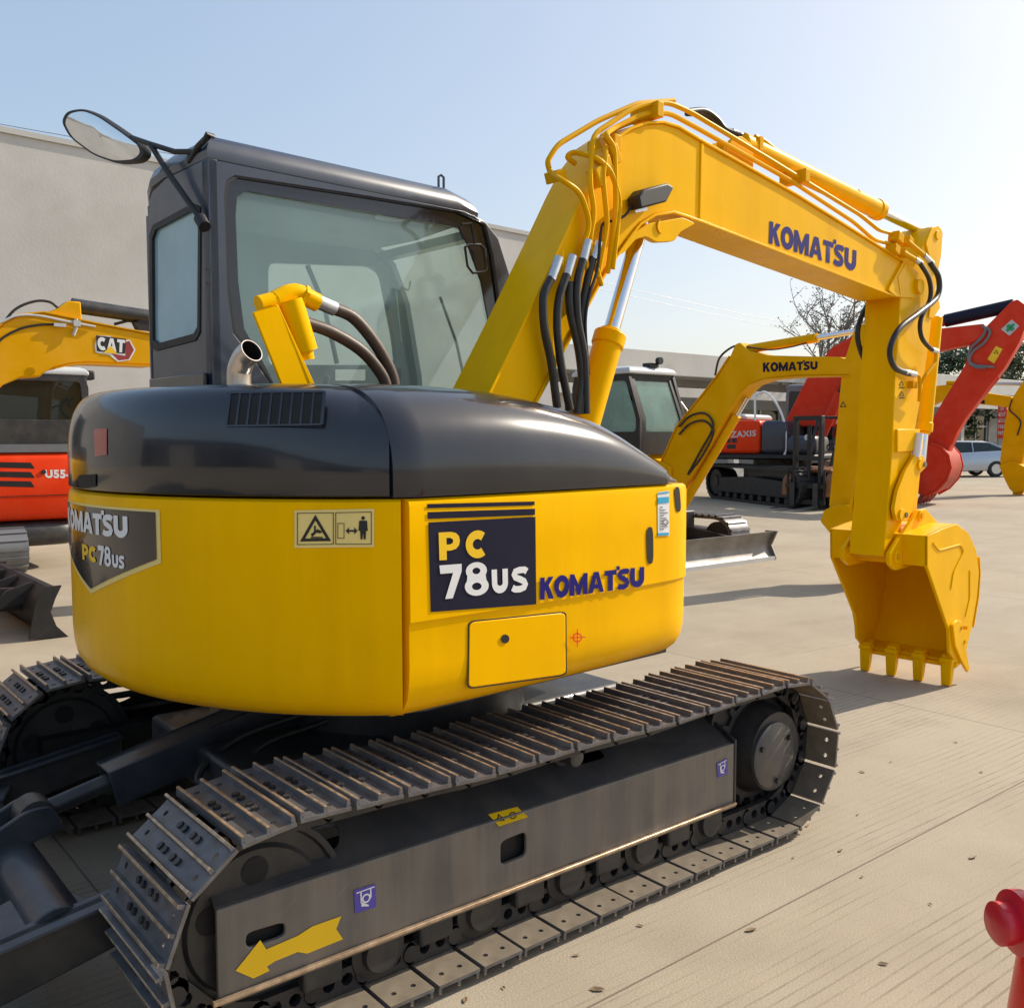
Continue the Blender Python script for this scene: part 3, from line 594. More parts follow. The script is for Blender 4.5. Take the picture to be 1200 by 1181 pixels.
for v0, v1 in ((-.06, .0), (1.0, 1.06)): b.add([g(i/8, v0) for i in range(9)]+[g(i/8, v1) for i in range(9)], [(i, i+1, 10+i, 9+i) for i in range(8)])
b.build('grille_bar', M['black'], gr)
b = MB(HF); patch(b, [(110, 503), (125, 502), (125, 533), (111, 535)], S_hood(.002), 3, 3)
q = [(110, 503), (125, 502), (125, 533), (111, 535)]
b.build('hood_reflection', M['taillight'], EX)  # red reflection laid on the hood as a patch, borrowing the tail light colour
b = MB(HF); patch(b, [(92, 557), (112, 556), (112, 571), (93, 571)], S_hood(.003), 3, 2); b.build('hood_latch', M['dark'], EX)

# ---- badges and stickers on the body
S = S_out(REAR, .003); S2 = S_out(REAR, .005)
b = MB(HF)
def badge(mb, off, grow):
    pts = []; W_ = 18.2+grow*2.6
    for i in range(13): pts.append((180+W_-2*W_*i/12, 1.404+grow*.012))
    pts += [(180-W_, 1.262-grow*.004)]+[(180-W_+W_*i/6, 1.262-grow*.01-(.132+grow*.01)*i/6) for i in range(1, 7)]+[(180+W_*i/6, 1.13-grow*.02+(.132+grow*.01)*i/6) for i in range(1, 7)]
    vs = [((1.24+off)*math.cos(R_(a)), (1.24+off)*math.sin(R_(a)), z) for a, z in pts]
    c = (-(1.24+off), 0, 1.3); n = len(vs); mb.add(vs+[c], [(i, (i+1) % n, n) for i in range(n)])
    # ribs from the middle would cut the curve: refine by columns instead
def badge2(mb, off, W_, zt, zs, zb):
    cols = 24; vs = []; fs = []
    for i in range(cols+1):
        t = -1+2*i/cols; a = R_(180+W_*t); lo = zb+(zs-zb)*abs(t)
        for z in (lo, zt): vs.append(((1.24+off)*math.cos(a), (1.24+off)*math.sin(a), z))
    for i in range(cols): fs.append((2*i, 2*i+2, 2*i+3, 2*i+1))
    mb.add(vs, fs)
badge2(b, .002, 19.0, 1.412, 1.252, 1.118); bo = b.build('rear_badge', M['paleyellow'], EX)
b = MB(HF); badge2(b, .004, 18.2, 1.404, 1.262, 1.135); b.build('badge_field', M['black'], bo)
def S_ang(u0, u1, z0, z1, off):
    def g(u, v):
        a = R_(u0+(u1-u0)*u); return Vector(((1.24+off)*math.cos(a), (1.24+off)*math.sin(a), z0+(z1-z0)*v))
    return g
def text_fn(mb, text, g, bold=.02): vs, fs = blocktext(text); mb.add([g(u, v) for u, v in vs], fs)
b = MB(HF); g = S_ang(165.5, 192.2, 1.318, 1.386, .006); text_fn(b, LOGO, g, .10); b.add([g(.733, .97), g(.765, .97), g(.765, 1.17), g(.733, 1.17)], [(0, 1, 2, 3)])
text_fn(b, '78', S_ang(183.6, 187.6, 1.222, 1.285, .006), .03); text_fn(b, 'US', S_ang(187.9, 191.2, 1.222, 1.262, .006), .09)
b.build('badge_lettering', M['white'], bo)
b = MB(HF); text_fn(b, 'PC', S_ang(177.0, 183.0, 1.226, 1.278, .006), .09); b.build('badge_lettering', M['decalyellow'], bo)

S = S_out(REAR, .002)
b = MB(HF); patch(b, [(345, 598), (438.5, 596), (438.5, 641), (345, 642)], S, 10, 2); ws = b.build('safety_sticker', M['paleyellow'], EX)
S = S_out(REAR, .004); b = MB(HF)
def frame_on(mb, q, S, t=.02, tv=.03):
    g = on_surface(S, quadmap(q))
    for a, c, d, e in ((0, 1, 0, tv), (0, 1, 1-tv, 1), (0, t, tv, 1-tv), (1-t, 1, tv, 1-tv)):
        vs = [g(a+(c-a)*i/6, y) for y in (d, e) for i in range(7)]; mb.add(vs, [(i, i+1, 8+i, 7+i) for i in range(6)])
frame_on(b, [(348, 601), (391, 600.5), (391, 638), (348, 638.5)], S, .02, .02); frame_on(b, [(393, 600.5), (435.5, 599.5), (435.5, 638), (393, 638)], S, .02, .02)
def tri(mb, S, a, c, d, w_=.16):
    m = tuple((a[i]+c[i]+d[i])/3 for i in (0, 1)); inn = [tuple(p[i]+(m[i]-p[i])*w_*2 for i in (0, 1)) for p in (a, c, d)]
    vs = [S(*p) for p in (a, c, d)]+[S(*p) for p in inn]; mb.add(vs, [(0, 1, 4, 3), (1, 2, 5, 4), (2, 0, 3, 5)])
tri(b, S, (369.5, 603), (388, 634), (351.5, 634.5))
polyon(b, [(364, 626), (372, 620), (378, 623), (375, 625), (371, 624), (366, 629)], S); polyon(b, [(364, 629), (378, 629), (378, 630.5), (364, 630.5)], S); polyon(b, [(368, 616), (370, 616), (370, 622), (368, 623)], S)
polyon(b, [(405, 622), (409, 618), (409, 621), (415, 621), (415, 618), (419, 622), (415, 626), (415, 623), (409, 623), (409, 626)], S)
polyon(b, [(421, 610), (430, 610), (431, 622), (429, 622), (428.5, 632), (426.3, 632), (425.5, 623), (424.8, 632), (422.5, 632), (422, 622), (420, 622)], S)
polyon(b, [(425.5+2.2*math.cos(i), 607+2.2*math.sin(i)) for i in [k*PI/5 for k in range(10)]], S)
frame_on(b, [(395.5, 613), (403.5, 613), (403.5, 631), (395.5, 631)], S, .09, .04); b.build('pictogram', M['black_ink'], ws)

S = S_out(SIDE, .002); S4 = S_out(SIDE, .004)
b = MB(HF); patch(b, [(502, 612), (627.5, 605.5), (628.5, 708), (505, 717)], S, 8, 2); dk = b.build('model_sticker', M['navy'], EX)
b = MB(HF); patch(b, [(500.5, 590.5), (626.5, 587.5), (626.5, 592), (500.5, 595.5)], S, 8, 1); patch(b, [(501, 600), (627, 596), (627, 603.5), (501.5, 608)], S, 8, 1); b.mat(0); b.build('sticker_stripe', M['navy'], dk)
b = MB(HF); text_on(b, 'P', [(514, 624), (539, 622.5), (539, 655), (515, 656.5)], S4, .11); text_on(b, 'C', [(545.5, 622.5), (570, 620.5), (570.5, 653.5), (546, 654.5)], S4, .11); b.build('model_lettering', M['decalyellow'], dk)
b = MB(HF); text_on(b, '7', [(515, 662.5), (541, 660.5), (541, 700), (519, 702)], S4, .11); text_on(b, '8', [(544, 660), (572, 658), (573, 696.5), (545, 698.5)], S4, .10); text_on(b, 'U', [(576, 667.5), (595, 666), (595.5, 694), (577, 696)], S4, .11); text_on(b, 'S', [(598.5, 665.5), (619, 663.5), (619.5, 692.5), (599.5, 694.5)], S4, .11); b.build('model_lettering', M['white'], dk)
b = MB(HF); logo_on(b, [(633, 677), (755, 664), (755, 687), (633, 703)], S4); b.build('maker_lettering', M['blue'], EX)
b = MB(HF); patch(b, [(770.5, 577), (784, 575), (784.5, 627.5), (771, 628)], S, 3, 3); es = b.build('energy_sticker', M['white'], EX)
b = MB(HF); patch(b, [(771, 583), (784, 582), (784, 589), (771, 590)], S4, 2, 1); patch(b, [(771, 624.5), (784, 624), (784, 627), (771, 627.5)], S4, 2, 1); patch(b, [(770.5, 577.5), (784, 575.7), (784, 577.6), (771, 579)], S4, 2, 1); b.build('sticker_print', M['cyan'], es)
b = MB(HF)
for k in range(9): patch(b, [(773, 594+k*3.2), (773+4+(k*7 % 5)*1.4, 593.8+k*3.2), (773+4+(k*7 % 5)*1.4, 595+k*3.2), (773, 595.2+k*3.2)], S4, 1, 1)
b.sep(); ring_on(b, lambda u, v: S4(u, v), (780, 612), 2.4, 3.6); b.build('sticker_print', M['grey'], es)
b = MB(HF); ring_on(b, S4, (676.5, 747), 4.2, 5.6)
polyon(b, [(675.9, 737), (677.1, 737), (677.1, 758), (675.9, 758)], S4); polyon(b, [(667.5, 746.6), (686, 745.8), (686, 747), (667.5, 747.8)], S4); b.build('lifting_mark', M['red'], EX)
# fuel hatch: a raised door standing in its dark gap
b = MB(HF); So = S_out(SIDE, -.004); hq = [(550, 729), (662.5, 717.5), (663, 790), (549, 806)]
def quad_round(q, S, r=.07, n=4):
    g = quadmap(q); return [S(*g(u, v)) for u, v in rnd([(0, 0), (1, 0), (1, 1), (0, 1)], r, n)]
def raised(mb, q, out, o0, o1, r=.07):
    A = quad_round(q, S_out(out, o0), r); B = quad_round(q, S_out(out, o1), r); mb.loft([A, B])
raised(b, [(548.6, 727.6), (663.9, 716), (664.4, 791.3), (547.6, 807.6)], SIDE, -.02, -.005); fh = b.build('fuel_hatch', M['black_ink'], EX)
b = MB(HF); raised(b, hq, SIDE, -.02, -.0035); b.build('hatch_door', M['yellow'], fh, bevel=.003)
b = MB(HF); polyon(b, [(592+5*math.cos(k*PI/8), 748.5+5.2*math.sin(k*PI/8)) for k in range(16)], S_out(SIDE, -.002)); b.build('hatch_lock', M['dark'], fh)
for nm, q in (('pull_slot', [(757.5, 618), (765.5, 617), (766, 660), (758.5, 661)]), ('pull_slot', [(790, 571), (796.5, 570), (798.5, 599), (792.5, 600)])):
    b = MB(HF); A = quad_round(q, S_out(SIDE, .003), .35); b.add(A, [tuple(range(len(A)))]); b.build(nm, M['dark'], EX)

# ---- exhaust stub and priming bracket behind the cab
b = MB(HF); ey = -.52
P0 = H(281, 480, ey); P1 = H(280, 441, ey); P2 = P1+Vector((.001, -.010, .030)); P3 = P1+Vector((.006, -.030, .056)); P4 = P1+Vector((.012, -.062, .074))
PP = [P0, P1, P2, P3, P4]; b.tube(PP, .036, n=28, sm=8, cap=False); b.tube(PP, .0335, n=28, sm=8, cap=False); sp8 = smooth(PP, 8); dd = (sp8[-1]-sp8[-2]).normalized(); b.mat(1).cyl(P4-dd*.002, P4, .036, n=28, hole=.0335); ex = b.build('exhaust_pipe', [M['stainless'], M['steel']], EX)
MB(HF).tube(sp8[8:-1], .0330, n=28, cap=False).build('exhaust_bore', M['dark'], ex)
by = -.50
b = MB(HF); pl = HF.side([(297, 366), (321, 358), (364, 450), (331, 452)], by); b.prism(pl, XZ, by, by+.012)
pl2 = HF.side([(321, 358), (326, 357), (369, 450), (364, 450)], by); b.prism(pl2, XZ, by, by+.09)
b.build('pump_bracket', M['yellow'], EX, bevel=.002)
b = MB(HF); yc = by-.02+.06
b.cyl(H(338, 352, yc), H(356, 412, yc), .046, n=18); b.cyl(H(356, 412, yc), H(358, 422, yc), .03, n=14)
b.cyl(H(303, 357, yc), H(345, 346, yc), .028, n=14); b.tube([H(322, 352, yc), H(345, 343, yc), H(372, 355, yc)], .03, n=12, sm=5); b.cyl(H(352, 346, yc), H(356, 349, yc), .04, n=6)
b.build('pump_body', M['yellow'], EX)
b = MB(HF); b.cyl(H(369, 352, yc), H(392, 362, yc), .024, n=16); b.build('hose_ferrule', M['ferrule'], EX)
b = MB(HF); b.tube([H(390, 361, yc), H(415, 373, yc), H(440, 403, yc), H(458, 436, yc), H(464, 462, yc)], .021, sm=6); b.tube([H(357, 378, yc), H(390, 390, yc), H(425, 412, yc), H(448, 440, yc), H(455, 462, yc)], .021, sm=6); b.build('pump_hose', M['brownhose'], EX)

# ---- cab
CY0, CY1, CXR = .05, .90, -.78
cab = None
b = MB(HF)
sp_ = [(-.78, 1.44), (-.78, 2.612), (.40, 2.612), (.52, 2.585), (.60, 2.52), (.685, 2.33), (.76, 1.95), (.78, 1.44)]
wp = HF.side([(263, 231), (266, 212), (276, 206.5), (420, 229), (530, 247), (556, 252), (569, 264), (578, 300), (586, 360), (590, 400), (560, 470), (330, 470), (300, 424), (273, 389), (267, 343)], CY0)
b.prism(sp_, XZ, CY0, CY0+.05, [wp]); cab = b.build('cab', M['cabgrey'], EX, bevel=.006)
b = MB(HF)                                                          # rear wall, chamfered corner, left wall, front pillars
rw = [(.05, 1.44), (.05, 2.612), (.44, 2.612), (.52, 2.595), (.57, 2.56), (.585, 2.51), (.585, 1.44)]
def rear_px(pts): return [(lambda q: (q.y, q.z))(HF.un(a, c, 'x', -.78)) for a, c in pts]
rwin = rear_px([(176, 276), (180, 264), (226, 239), (235, 243), (236, 262), (235, 390), (230, 399), (184, 411), (177, 406)])
b.prism(rw, YZ, -.78, -.745, [rwin])
def wall_seg(p, q, z0, z1, hole=None, th=.035):
    p = Vector(p); q = Vector(q); L_ = (q-p).length; d = (q-p)/L_; n_ = Vector((d.y, -d.x))
    fn = lambda a, z, t: (p.x+d.x*a+n_.x*t, p.y+d.y*a+n_.y*t, z)
    b.prism([(0, z0), (L_, z0), (L_, z1), (0, z1)], fn, 0, th, [hole(L_)] if hole else [])
hl = lambda L_: rnd([(.06, 1.75), (L_-.06, 1.75), (L_-.06, 2.36), (.06, 2.36)], .06)
wall_seg((-.78, .585), (-.66, .87), 1.44, 2.54)
lw = rnd(HF.side([(311, 309), (430, 313), (443, 322), (458, 400), (461, 428), (311, 428)], CY1), .04)
b.prism([(-.66, 1.44), (.60, 1.44), (.74, 1.9), (.68, 2.33), (.59, 2.52), (.50, 2.57), (-.66, 2.57)], XZ, CY1-.03, CY1, [lw])
b.build('cab_shell', M['cabgrey'], cab, bevel=.004)
b = MB(HF)                                                          # front: pillars along the raked nose
nose = [(.40, 2.60), (.52, 2.575), (.60, 2.51), (.685, 2.32), (.76, 1.94), (.78, 1.44)]
b.strip(nose, .03, CY0+.05, CY0+.11, out=-1); b.strip(nose, .03, CY1-.065, CY1-.03, out=-1)
b.box(.50, .56, CY0+.05, CY1-.03, 2.52, 2.56); b.box(.74, .78, CY0+.05, CY1, 1.44, 1.62)
b.build('windscreen_pillar', M['cabgrey'], cab)
def roofring(i, z, fx=0): return [(x, y, z-dz) for x, y, dz in [(-.78+i, CY0+i, 0), (.36-i+fx, CY0+i, 0), (.49-i+fx, CY0+.02+i, .02), (.52-i+fx, .5, .03), (.49-i+fx, CY1-i, .03), (-.60+i, CY1-.02-i, .05), (-.70+i, .76-i, .05), (-.775+i, .585-i*.6, .045), (-.785+i, .53-i*.5, .012), (-.785+i, .42-i*.4, 0)]]
b = MB(HF); b.loft([roofring(.0, 2.612), roofring(-.004, 2.64), roofring(.01, 2.675), roofring(.035, 2.70), roofring(.09, 2.715)]); b.build('cab_roof', M['cabgrey'], cab, ang=30)
b = MB(HF); b.loft([roofring(.05, 2.59), roofring(.05, 2.609)]); b.build('headliner', M['interior'], cab)
# window seals, glass edges and panes
def ringprism(mb, outer, inner, fn, t0, t1): mb.prism(outer, fn, t0, t1, [inner])
def shrink(poly, k):
    c = Vector((sum(p[0] for p in poly)/len(poly), sum(p[1] for p in poly)/len(poly))); return [tuple(c+(Vector(p)-c)*k) for p in poly]
gp = HF.side([(278, 252), (279.5, 230), (291, 223), (420, 246), (520, 263), (540, 267), (550, 285), (566, 330), (574, 372), (580, 420), (560, 466), (330, 466), (310, 424), (288, 385), (281, 330)], CY0)
b = MB(HF); b.prism(shrink(wp, .985), XZ, CY0+.012, CY0+.02, [gp]); sw = b.build('side_window', M['black'], cab)
b = MB(HF); b.prism(wp, XZ, CY0+.003, CY0+.014, [shrink(wp, .985)]); b.build('window_seal', M['rubber'], sw)
b = MB(HF); b.prism(shrink(wp, .99), XZ, CY0+.022, CY0+.027); b.build('window_pane', M['glass'], sw)
b = MB(HF); rin = shrink(rwin, .90); b.prism(rwin, YZ, -.784, -.765, [rin]); rwn = b.build('rear_window', M['rubber'], cab)
b = MB(HF); b.prism(shrink(rwin, .97), YZ, -.772, -.767); b.build('window_pane', M['rearglass'], rwn)
b = MB(HF); b.prism(lw, XZ, CY1-.018, CY1-.012); fw_ = b.build('door_window', M['farglass'], cab)
b = MB(HF)
for p, q in zip(nose[1:-1], nose[2:]): b.add([(p[0]-.01, CY0+.1, p[1]), (p[0]-.01, CY1-.05, p[1]), (q[0]-.01, CY1-.05, q[1]), (q[0]-.01, CY0+.1, q[1])], [(0, 1, 2, 3)])
b.build('windscreen', M['farglass'], cab)
b = MB(HF); b.tube([(.66, .55, 2.32), (.72, .5, 2.1), (.745, .48, 1.95)], .008); b.tube([H(360, 311, CY1-.05), H(380, 358, CY1-.05), H(395, 426, CY1-.05)], .012); b.build('wiper', M['rubber'], cab)
# inside
b = MB(HF); b.box(-.45, .0, .3, .76, 1.5, 1.72); b.prism(rnd([(-.5, 1.66), (-.36, 1.66), (-.44, 2.02), (-.56, 2.02)], .05), XZ, .34, .72); b.build('operator_seat', M['seat'], cab, bevel=.03)
b = MB(HF); b.box(-.35, .15, .14, .26, 1.5, 1.78); b.box(-.35, .15, .72, .83, 1.5, 1.78); b.tube([(.12, .2, 1.75), (.15, .2, 1.93)], .016); b.tube([(.12, .78, 1.75), (.15, .78, 1.93)], .016); b.box(.55, .7, .12, .3, 1.5, 1.86); b.build('control_console', M['seat'], cab, bevel=.015)
b = MB(HF); b.box(-.72, .74, .1, .86, 1.44, 1.48); b.build('cab_floor', M['interior'], cab)
q = HF.un(452, 253, 'y', .4); b = MB(HF); b.cyl((0.123, 0.198, 2.565), (0.123, 0.198, 2.59), .075, n=20); b.build('dome_light', M['white'], cab)
# paper notice on the window ledge, hanging cord
b = MB(HF); qn = [H(393, 433, .82), H(428, 433, .82), H(428, 446, .82), H(393, 446, .82)]; b.add(qn, [(0, 1, 2, 3)]); b.build('notice', M['white'], cab)
b = MB(HF); b.tube([H(464, 312, .12), H(467, 330, .12), H(478, 340, .12), H(481, 330, .12)], .004, n=6, sm=4); b.tube([H(464, 340, .12), H(470, 400, .12)], .004, n=6); b.build('cord', M['lightgrey'], cab)
# small mirror on the front right pillar, roof loop, hinge and screws on the rear pillar
b = MB(HF); my = CY0-.03
mo = [tuple(H(a, c, my)) for a, c in [(545, 290), (549, 287), (563, 287), (568, 292), (570, 316), (566, 319), (554, 320), (548, 312)]]
b.tube([Vector(p) for p in mo+[mo[0]]], .006, n=6); b.tube([H(556, 287, my), H(552, 262, my), H(541, 263, my)], .006, n=6); b.build('pillar_mirror', M['rubber'], cab)
b = MB(HF); b.tube([H(514, 224, .12), H(514, 207, .12), H(517, 205.5, .12), H(520, 208, .12), H(520, 226, .12)], .006, n=6); b.build('lifting_loop', M['cabgrey'], cab)
b = MB(HF)
for z_ in (314, 331):
    b.sep()
    q = H(243, z_, CY0); b.cyl(q+Vector((-.0, .0, 0)), q+Vector((0, -.008, 0)), .007, n=8)
b.build('screw', M['black_ink'], cab)
# rear view mirror on its two arms
mc = HF.un(124, 160, 'x', -.86); b = MB(HF)
def mpx(a, c):                               # the glass leans so that it looks down at the yard
    n_ = Vector((1, .16, .125)); d = HF.I.to_3x3() @ (_f + _r*((a-PW/2)/FOC) - _u*((c-PH_/2)/FOC)); o = HF.I @ CAM_LOC
    return o+d*((mc-o).dot(n_)/d.dot(n_))
ml = rnd([(74, 143), (80, 131), (98, 127), (118, 135), (150, 157), (171, 173), (174, 183), (165, 191), (140, 193), (112, 183), (84, 162)], 9, 4)
V = [mpx(*p) for p in ml]; c_ = sum(V, Vector())/len(V); ax = Vector((-.06, 0, 0))
b.loft([[c_+(v-c_)*.97+Vector((-.012, 0, 0)) for v in V], V, [v+Vector((.014, 0, 0)) for v in V], [c_+(v-c_)*.8+Vector((.05, 0, 0)) for v in V], [c_+(v-c_)*.35+Vector((.068, 0, 0)) for v in V]]); mm = b.build('rear_mirror', M['rubber'], EX)
b = MB(HF); rings = []
for k, d in ((.89, -.0125), (.6, -.0165), (.3, -.0185), (.02, -.0195)): rings.append([c_+(v-c_)*k+Vector((d, 0, 0)) for v in V])
b.loft(rings, cap=False); b.build('mirror_glass', M['mirror'], mm, ang=80)
b = MB(HF); mr_ = HF.un(176, 169, 'x', -.84)
b.tube([HF.un(150, 160, 'x', -.82), mr_, HF.un(205, 178, 'x', -.80), HF.un(240, 178, 'x', -.76)], .010, n=8); b.tube([mr_, HF.un(200, 207, 'x', -.82), HF.un(236, 258, 'x', -.80)], .011, n=8)
b.cyl(HF.un(234, 256, 'x', -.81), HF.un(240, 266, 'x', -.81), .022, n=10); b.build('mirror_arm', M['rubber'], EX)
b = MB(HF); b.tube([HF.un(222, 190, 'x', -.78), HF.un(232, 172, 'x', -.79), HF.un(244, 160, 'x', -.78)], .011, n=8); b.tube([HF.un(238, 168, 'x', -.79), HF.un(243, 157, 'x', -.79), HF.un(250, 160, 'x', -.76)], .009, n=8); b.build('roof_bracket', M['rubber'], EX)
# lower cab skirt behind the hood
b = MB(HF); b.box(-.80, -.784, .08, .57, 1.80, 1.86); b.build('cab_skirt', M['black'], cab, bevel=.004)

# ---- boom
YR, YL = BC-.12, BC+.12
bot = [(600, 520), (630, 467), (660, 410), (689, 357), (706, 325), (722, 300), (739, 276), (751, 261), (769, 250), (790, 247), (806, 252), (823, 258), (1050, 346)]
top = [(1059, 307), (1037, 293), (937, 230.5), (825, 167), (797, 150), (779, 144.5), (760, 145.5), (741, 152), (725, 163), (705, 190), (689, 222), (665, 275), (620, 371), (577, 459), (547, 520)]
bw = HF.side(bot+top, YR); 
boom = MB(HF).prism(bw, XZ, YR+.012, YL-.012).build('boom', M['yellow'], EX, bevel=.004)
tl = HF.side(top, YR); bl = HF.side(bot, YR)
b = MB(HF); b.strip(tl, .012, YR, YL, out=-1); b.strip(bl, .012, YR, YL, out=-1); b.build('boom_flange', M['yellow'], boom, bevel=.002)
wl = HF.side([(823, 167), (826, 168), (824, 257), (821, 256)], YR); MB(HF).prism(wl, XZ, YR+.004, YR+.014).build('boom_weld', M['yellow'], boom, bevel=.002)
# cylinder boss under the knee
bs = rnd(HF.side([(722, 300), (739, 276), (760, 262), (800, 255), (815, 262), (797, 272), (790, 283), (769, 284), (757, 277), (744, 281), (732, 296)], YR), .02)
b = MB(HF); b.prism(bs, XZ, YR-.002, YR+.03); b.prism(bs, XZ, YL-.03, YL+.002); b.build('cylinder_boss', M['yellow'], boom, bevel=.004)
b = MB(HF); pb = H(774, 266, YR); b.tube([pb+Vector((.03*math.cos(t), -.006, .03*math.sin(t))) for t in [1.9+k*.3 for k in range(10)]], .004, n=6); b.build('boss_pin', M['catyellow'], boom)
# boom nose with arm pin
nose_ = HF.side([(1040, 340), (1059, 305), (1074, 318), (1083, 330), (1082, 344), (1071, 350), (1050, 348)], YR)
b = MB(HF); b.prism(rnd(nose_, .03), XZ, YR-.004, YR+.028); b.prism(rnd(nose_, .03), XZ, YL-.028, YL+.004); b.build('boom_nose', M['yellow'], boom, bevel=.003)
nw = HF.side([(1051, 325), (1060, 309), (1063, 312), (1054, 345)], YR); MB(HF).prism(nw, XZ, YR-.008, YR+.004).build('nose_rib', M['yellow'], boom)
pin = H(1074, 336, YR)
b = MB(HF); b.cyl((pin.x, YR-.03, pin.z), (pin.x, YL+.03, pin.z), .045, n=20); b.build('arm_pin', M['yellow'], boom)
b = MB(HF); logo_on(b, [(902, 259), (1004, 294), (1003, 319), (901, 285)], planeS(HF, 'y', YR+.010)); b.build('boom_lettering', M['blue'], boom)
# lamp on the boom side
b = MB(HF); ly = YR-.02
lp = HF.side([(738, 232), (745, 224), (772, 217), (780, 222), (771, 239), (741, 247)], ly); b.prism(lp, XZ, ly-.05, ly+.02); lo = b.build('work_lamp', M['rubber'], boom, bevel=.008)
b = MB(HF); b.prism(HF.side([(742, 244), (756, 240), (757, 247), (743, 250)], ly), XZ, ly-.01, ly+.03); b.build('lamp_bracket', M['ferrule'], lo)
b = MB(HF); b.tube([H(741, 240, ly), H(733, 252, ly), H(722, 258, ly), H(707, 262, ly), H(704, 275, ly)], .006, n=6, sm=5); b.build('lamp_cable', M['rubber'], lo)
# steel lines: along the top edge, over the knee and down the side
def line_y(pts): return [H(a, c, y) for a, c, y in pts]
ya, yb, yc_ = YR+.02, YR-.03, YR+.10
lines = [
    [(705, 335, yb), (690, 285, yb), (697, 250, yb), (691, 215, yb), (695, 158, ya), (740, 128, ya), (760, 121, ya), (785, 121, ya), (810, 132, ya), (900, 186, ya), (1008, 252, ya), (1030, 270, ya), (1050, 275, ya)],
    [(690, 322, yb), (683, 290, yb), (692, 262, yb), (680, 225, yb), (660, 212, yb), (645, 203, yc_), (641, 190, yc_), (653, 170, yc_), (700, 142, yc_), (748, 121, yc_), (790, 118, yc_)],
    [(712, 320, yb), (722, 245, yb), (720, 172, yb), (709, 158, yb), (720, 150, ya), (755, 133, ya), (785, 133, ya), (820, 152, ya), (930, 214, ya), (1000, 260, ya), (1024, 281, ya), (1047, 287, ya)],
    [(700, 325, yb), (712, 262, yb), (706, 205, yb), (711, 175, yb), (703, 160, yc_), (730, 147, yc_), (756, 138, yc_)],
    [(718, 315, yb-.01), (727, 235, yb), (716, 200, yb), (700, 185, yb), (672, 178, yc_), (663, 184, yc_), (674, 192, yc_)],
]
for L_ in lines:
    MB(HF).tube(line_y(L_), .0115, n=8, fil=.05).build('hydraulic_line', M['yellow2'], boom)
b = MB(HF)
for a, c in ((758, 133), (931, 209), (708, 172)):
    q = H(a, c, YR+.06); b.sep(); b.obox(q, (.022, 0, 0), (0, .08, 0), (0, 0, .034))
q = H(651, 207, YR+.09); b.sep(); b.obox(q, (.028, 0, .01), (0, .035, 0), (-.008, 0, .022))
b.build('line_clamp', M['yellow2'], boom, bevel=.004)
b = MB(HF)                                                          # ribbed bracket block on the knee where the lines dive over the edge
for k in range(3): q = H(699+k*9, 208-k*13, YR-.005); b.obox(q, (.02, 0, .012), (0, .03, 0), (-.02, 0, .035))
b.build('line_bracket', M['yellow2'], boom, bevel=.006)
# ferrules and hoses hanging down the boom side
fer = [((655, 302), (646, 328)), ((671, 300), (664, 324)), ((689, 282), (683, 306)), ((701, 284), (695, 304))]
b = MB(HF); yf = YR-.035
for p, q in fer: b.sep(); b.cyl(H(*p, yf), H(*q, yf), .019, n=12)
b.build('hose_ferrule', M['ferrule'], boom)
hp = [[(646, 326), (637, 348), (638, 385), (646, 425), (653, 478)], [(664, 322), (655, 350), (653, 385), (658, 430), (668, 480)], [(667, 330), (668, 365), (678, 410), (682, 450), (680, 485)], [(683, 304), (676, 335), (677, 375), (685, 420), (687, 485)], [(695, 302), (687, 335), (681, 375), (684, 420), (676, 485)]]
for k, L_ in enumerate(hp): MB(HF).tube([H(a, c, yf-.012*(k % 2)) for a, c in L_], .0175, n=10, sm=7).build('boom_hose', M['hose'], boom)
MB(HF).tube([H(704, 272, yf-.02), H(700, 315, yf-.02), H(691, 345, yf-.02), H(686, 380, yf-.02), H(690, 440, yf-.02)], .007, n=6, sm=6).build('lamp_cable', M['rubber'], boom)
# boom cylinder below, arm cylinder on top
def jack(name, p, q, r0, r1, k, F, mats=None, n=24):
    p = Vector(p); q = Vector(q); m = p+(q-p)*k; d = (q-p).normalized(); mats = mats or M['yellow']
    o = MB(F).cyl(p, m, r0, n=n).cyl(m-d*.05, m+d*.012, r0*1.12, n=n).cyl(m+d*.012, m+d*.03, r0*.8, n=n).build(name, mats, EX, bevel=.006)
    MB(F).cyl(m, q, r1, n=n).build('piston_rod', M['chrome'], o); return o
jack('boom_cylinder', H(672, 545, BC), H(752, 262, BC), .066, .036, .52, HF)
p, q = H(868, 168, BC), H(1092, 277, BC)
jc = jack('arm_cylinder', p, q, .055, .030, .665, HF)
b = MB(HF); b.cyl(q-Vector((0, .05, 0)), q+Vector((0, .05, 0)), .05, n=18); b.build('rod_eye', M['yellow'], jc)
b = MB(HF); b.tube([H(885, 160, BC-.03), H(893, 163, BC-.03), H(945, 205, BC-.04), H(975, 218, BC-.04), H(1003, 231, BC-.04)], .011, n=8, fil=.03); b.obox(H(887, 170, BC-.03), (.016, 0, 0), (0, .03, 0), (0, 0, .035)); b.obox(H(1003, 230, BC-.02), (.03, 0, -.01), (0, .03, 0), (.006, 0, .02)); b.build('cylinder_line', M['yellow2'], jc)
b = MB(HF)
for k in (0, 1): b.sep(); b.tube([H(868, 159, BC-.03+k*.05), H(850, 152+k*3, BC+k*.05), H(840, 140+k*5, BC+.02+k*.05), H(825, 130+k*4, BC+.03+k*.05), H(805, 131+k*2, BC+.03+k*.05)], .0155, n=10, sm=7)
b.build('cylinder_hose', M['hose'], jc)
MB(HF).cyl(H(858, 155, BC), H(872, 161, BC), .018, n=10).build('hose_ferrule', M['ferrule'], jc)
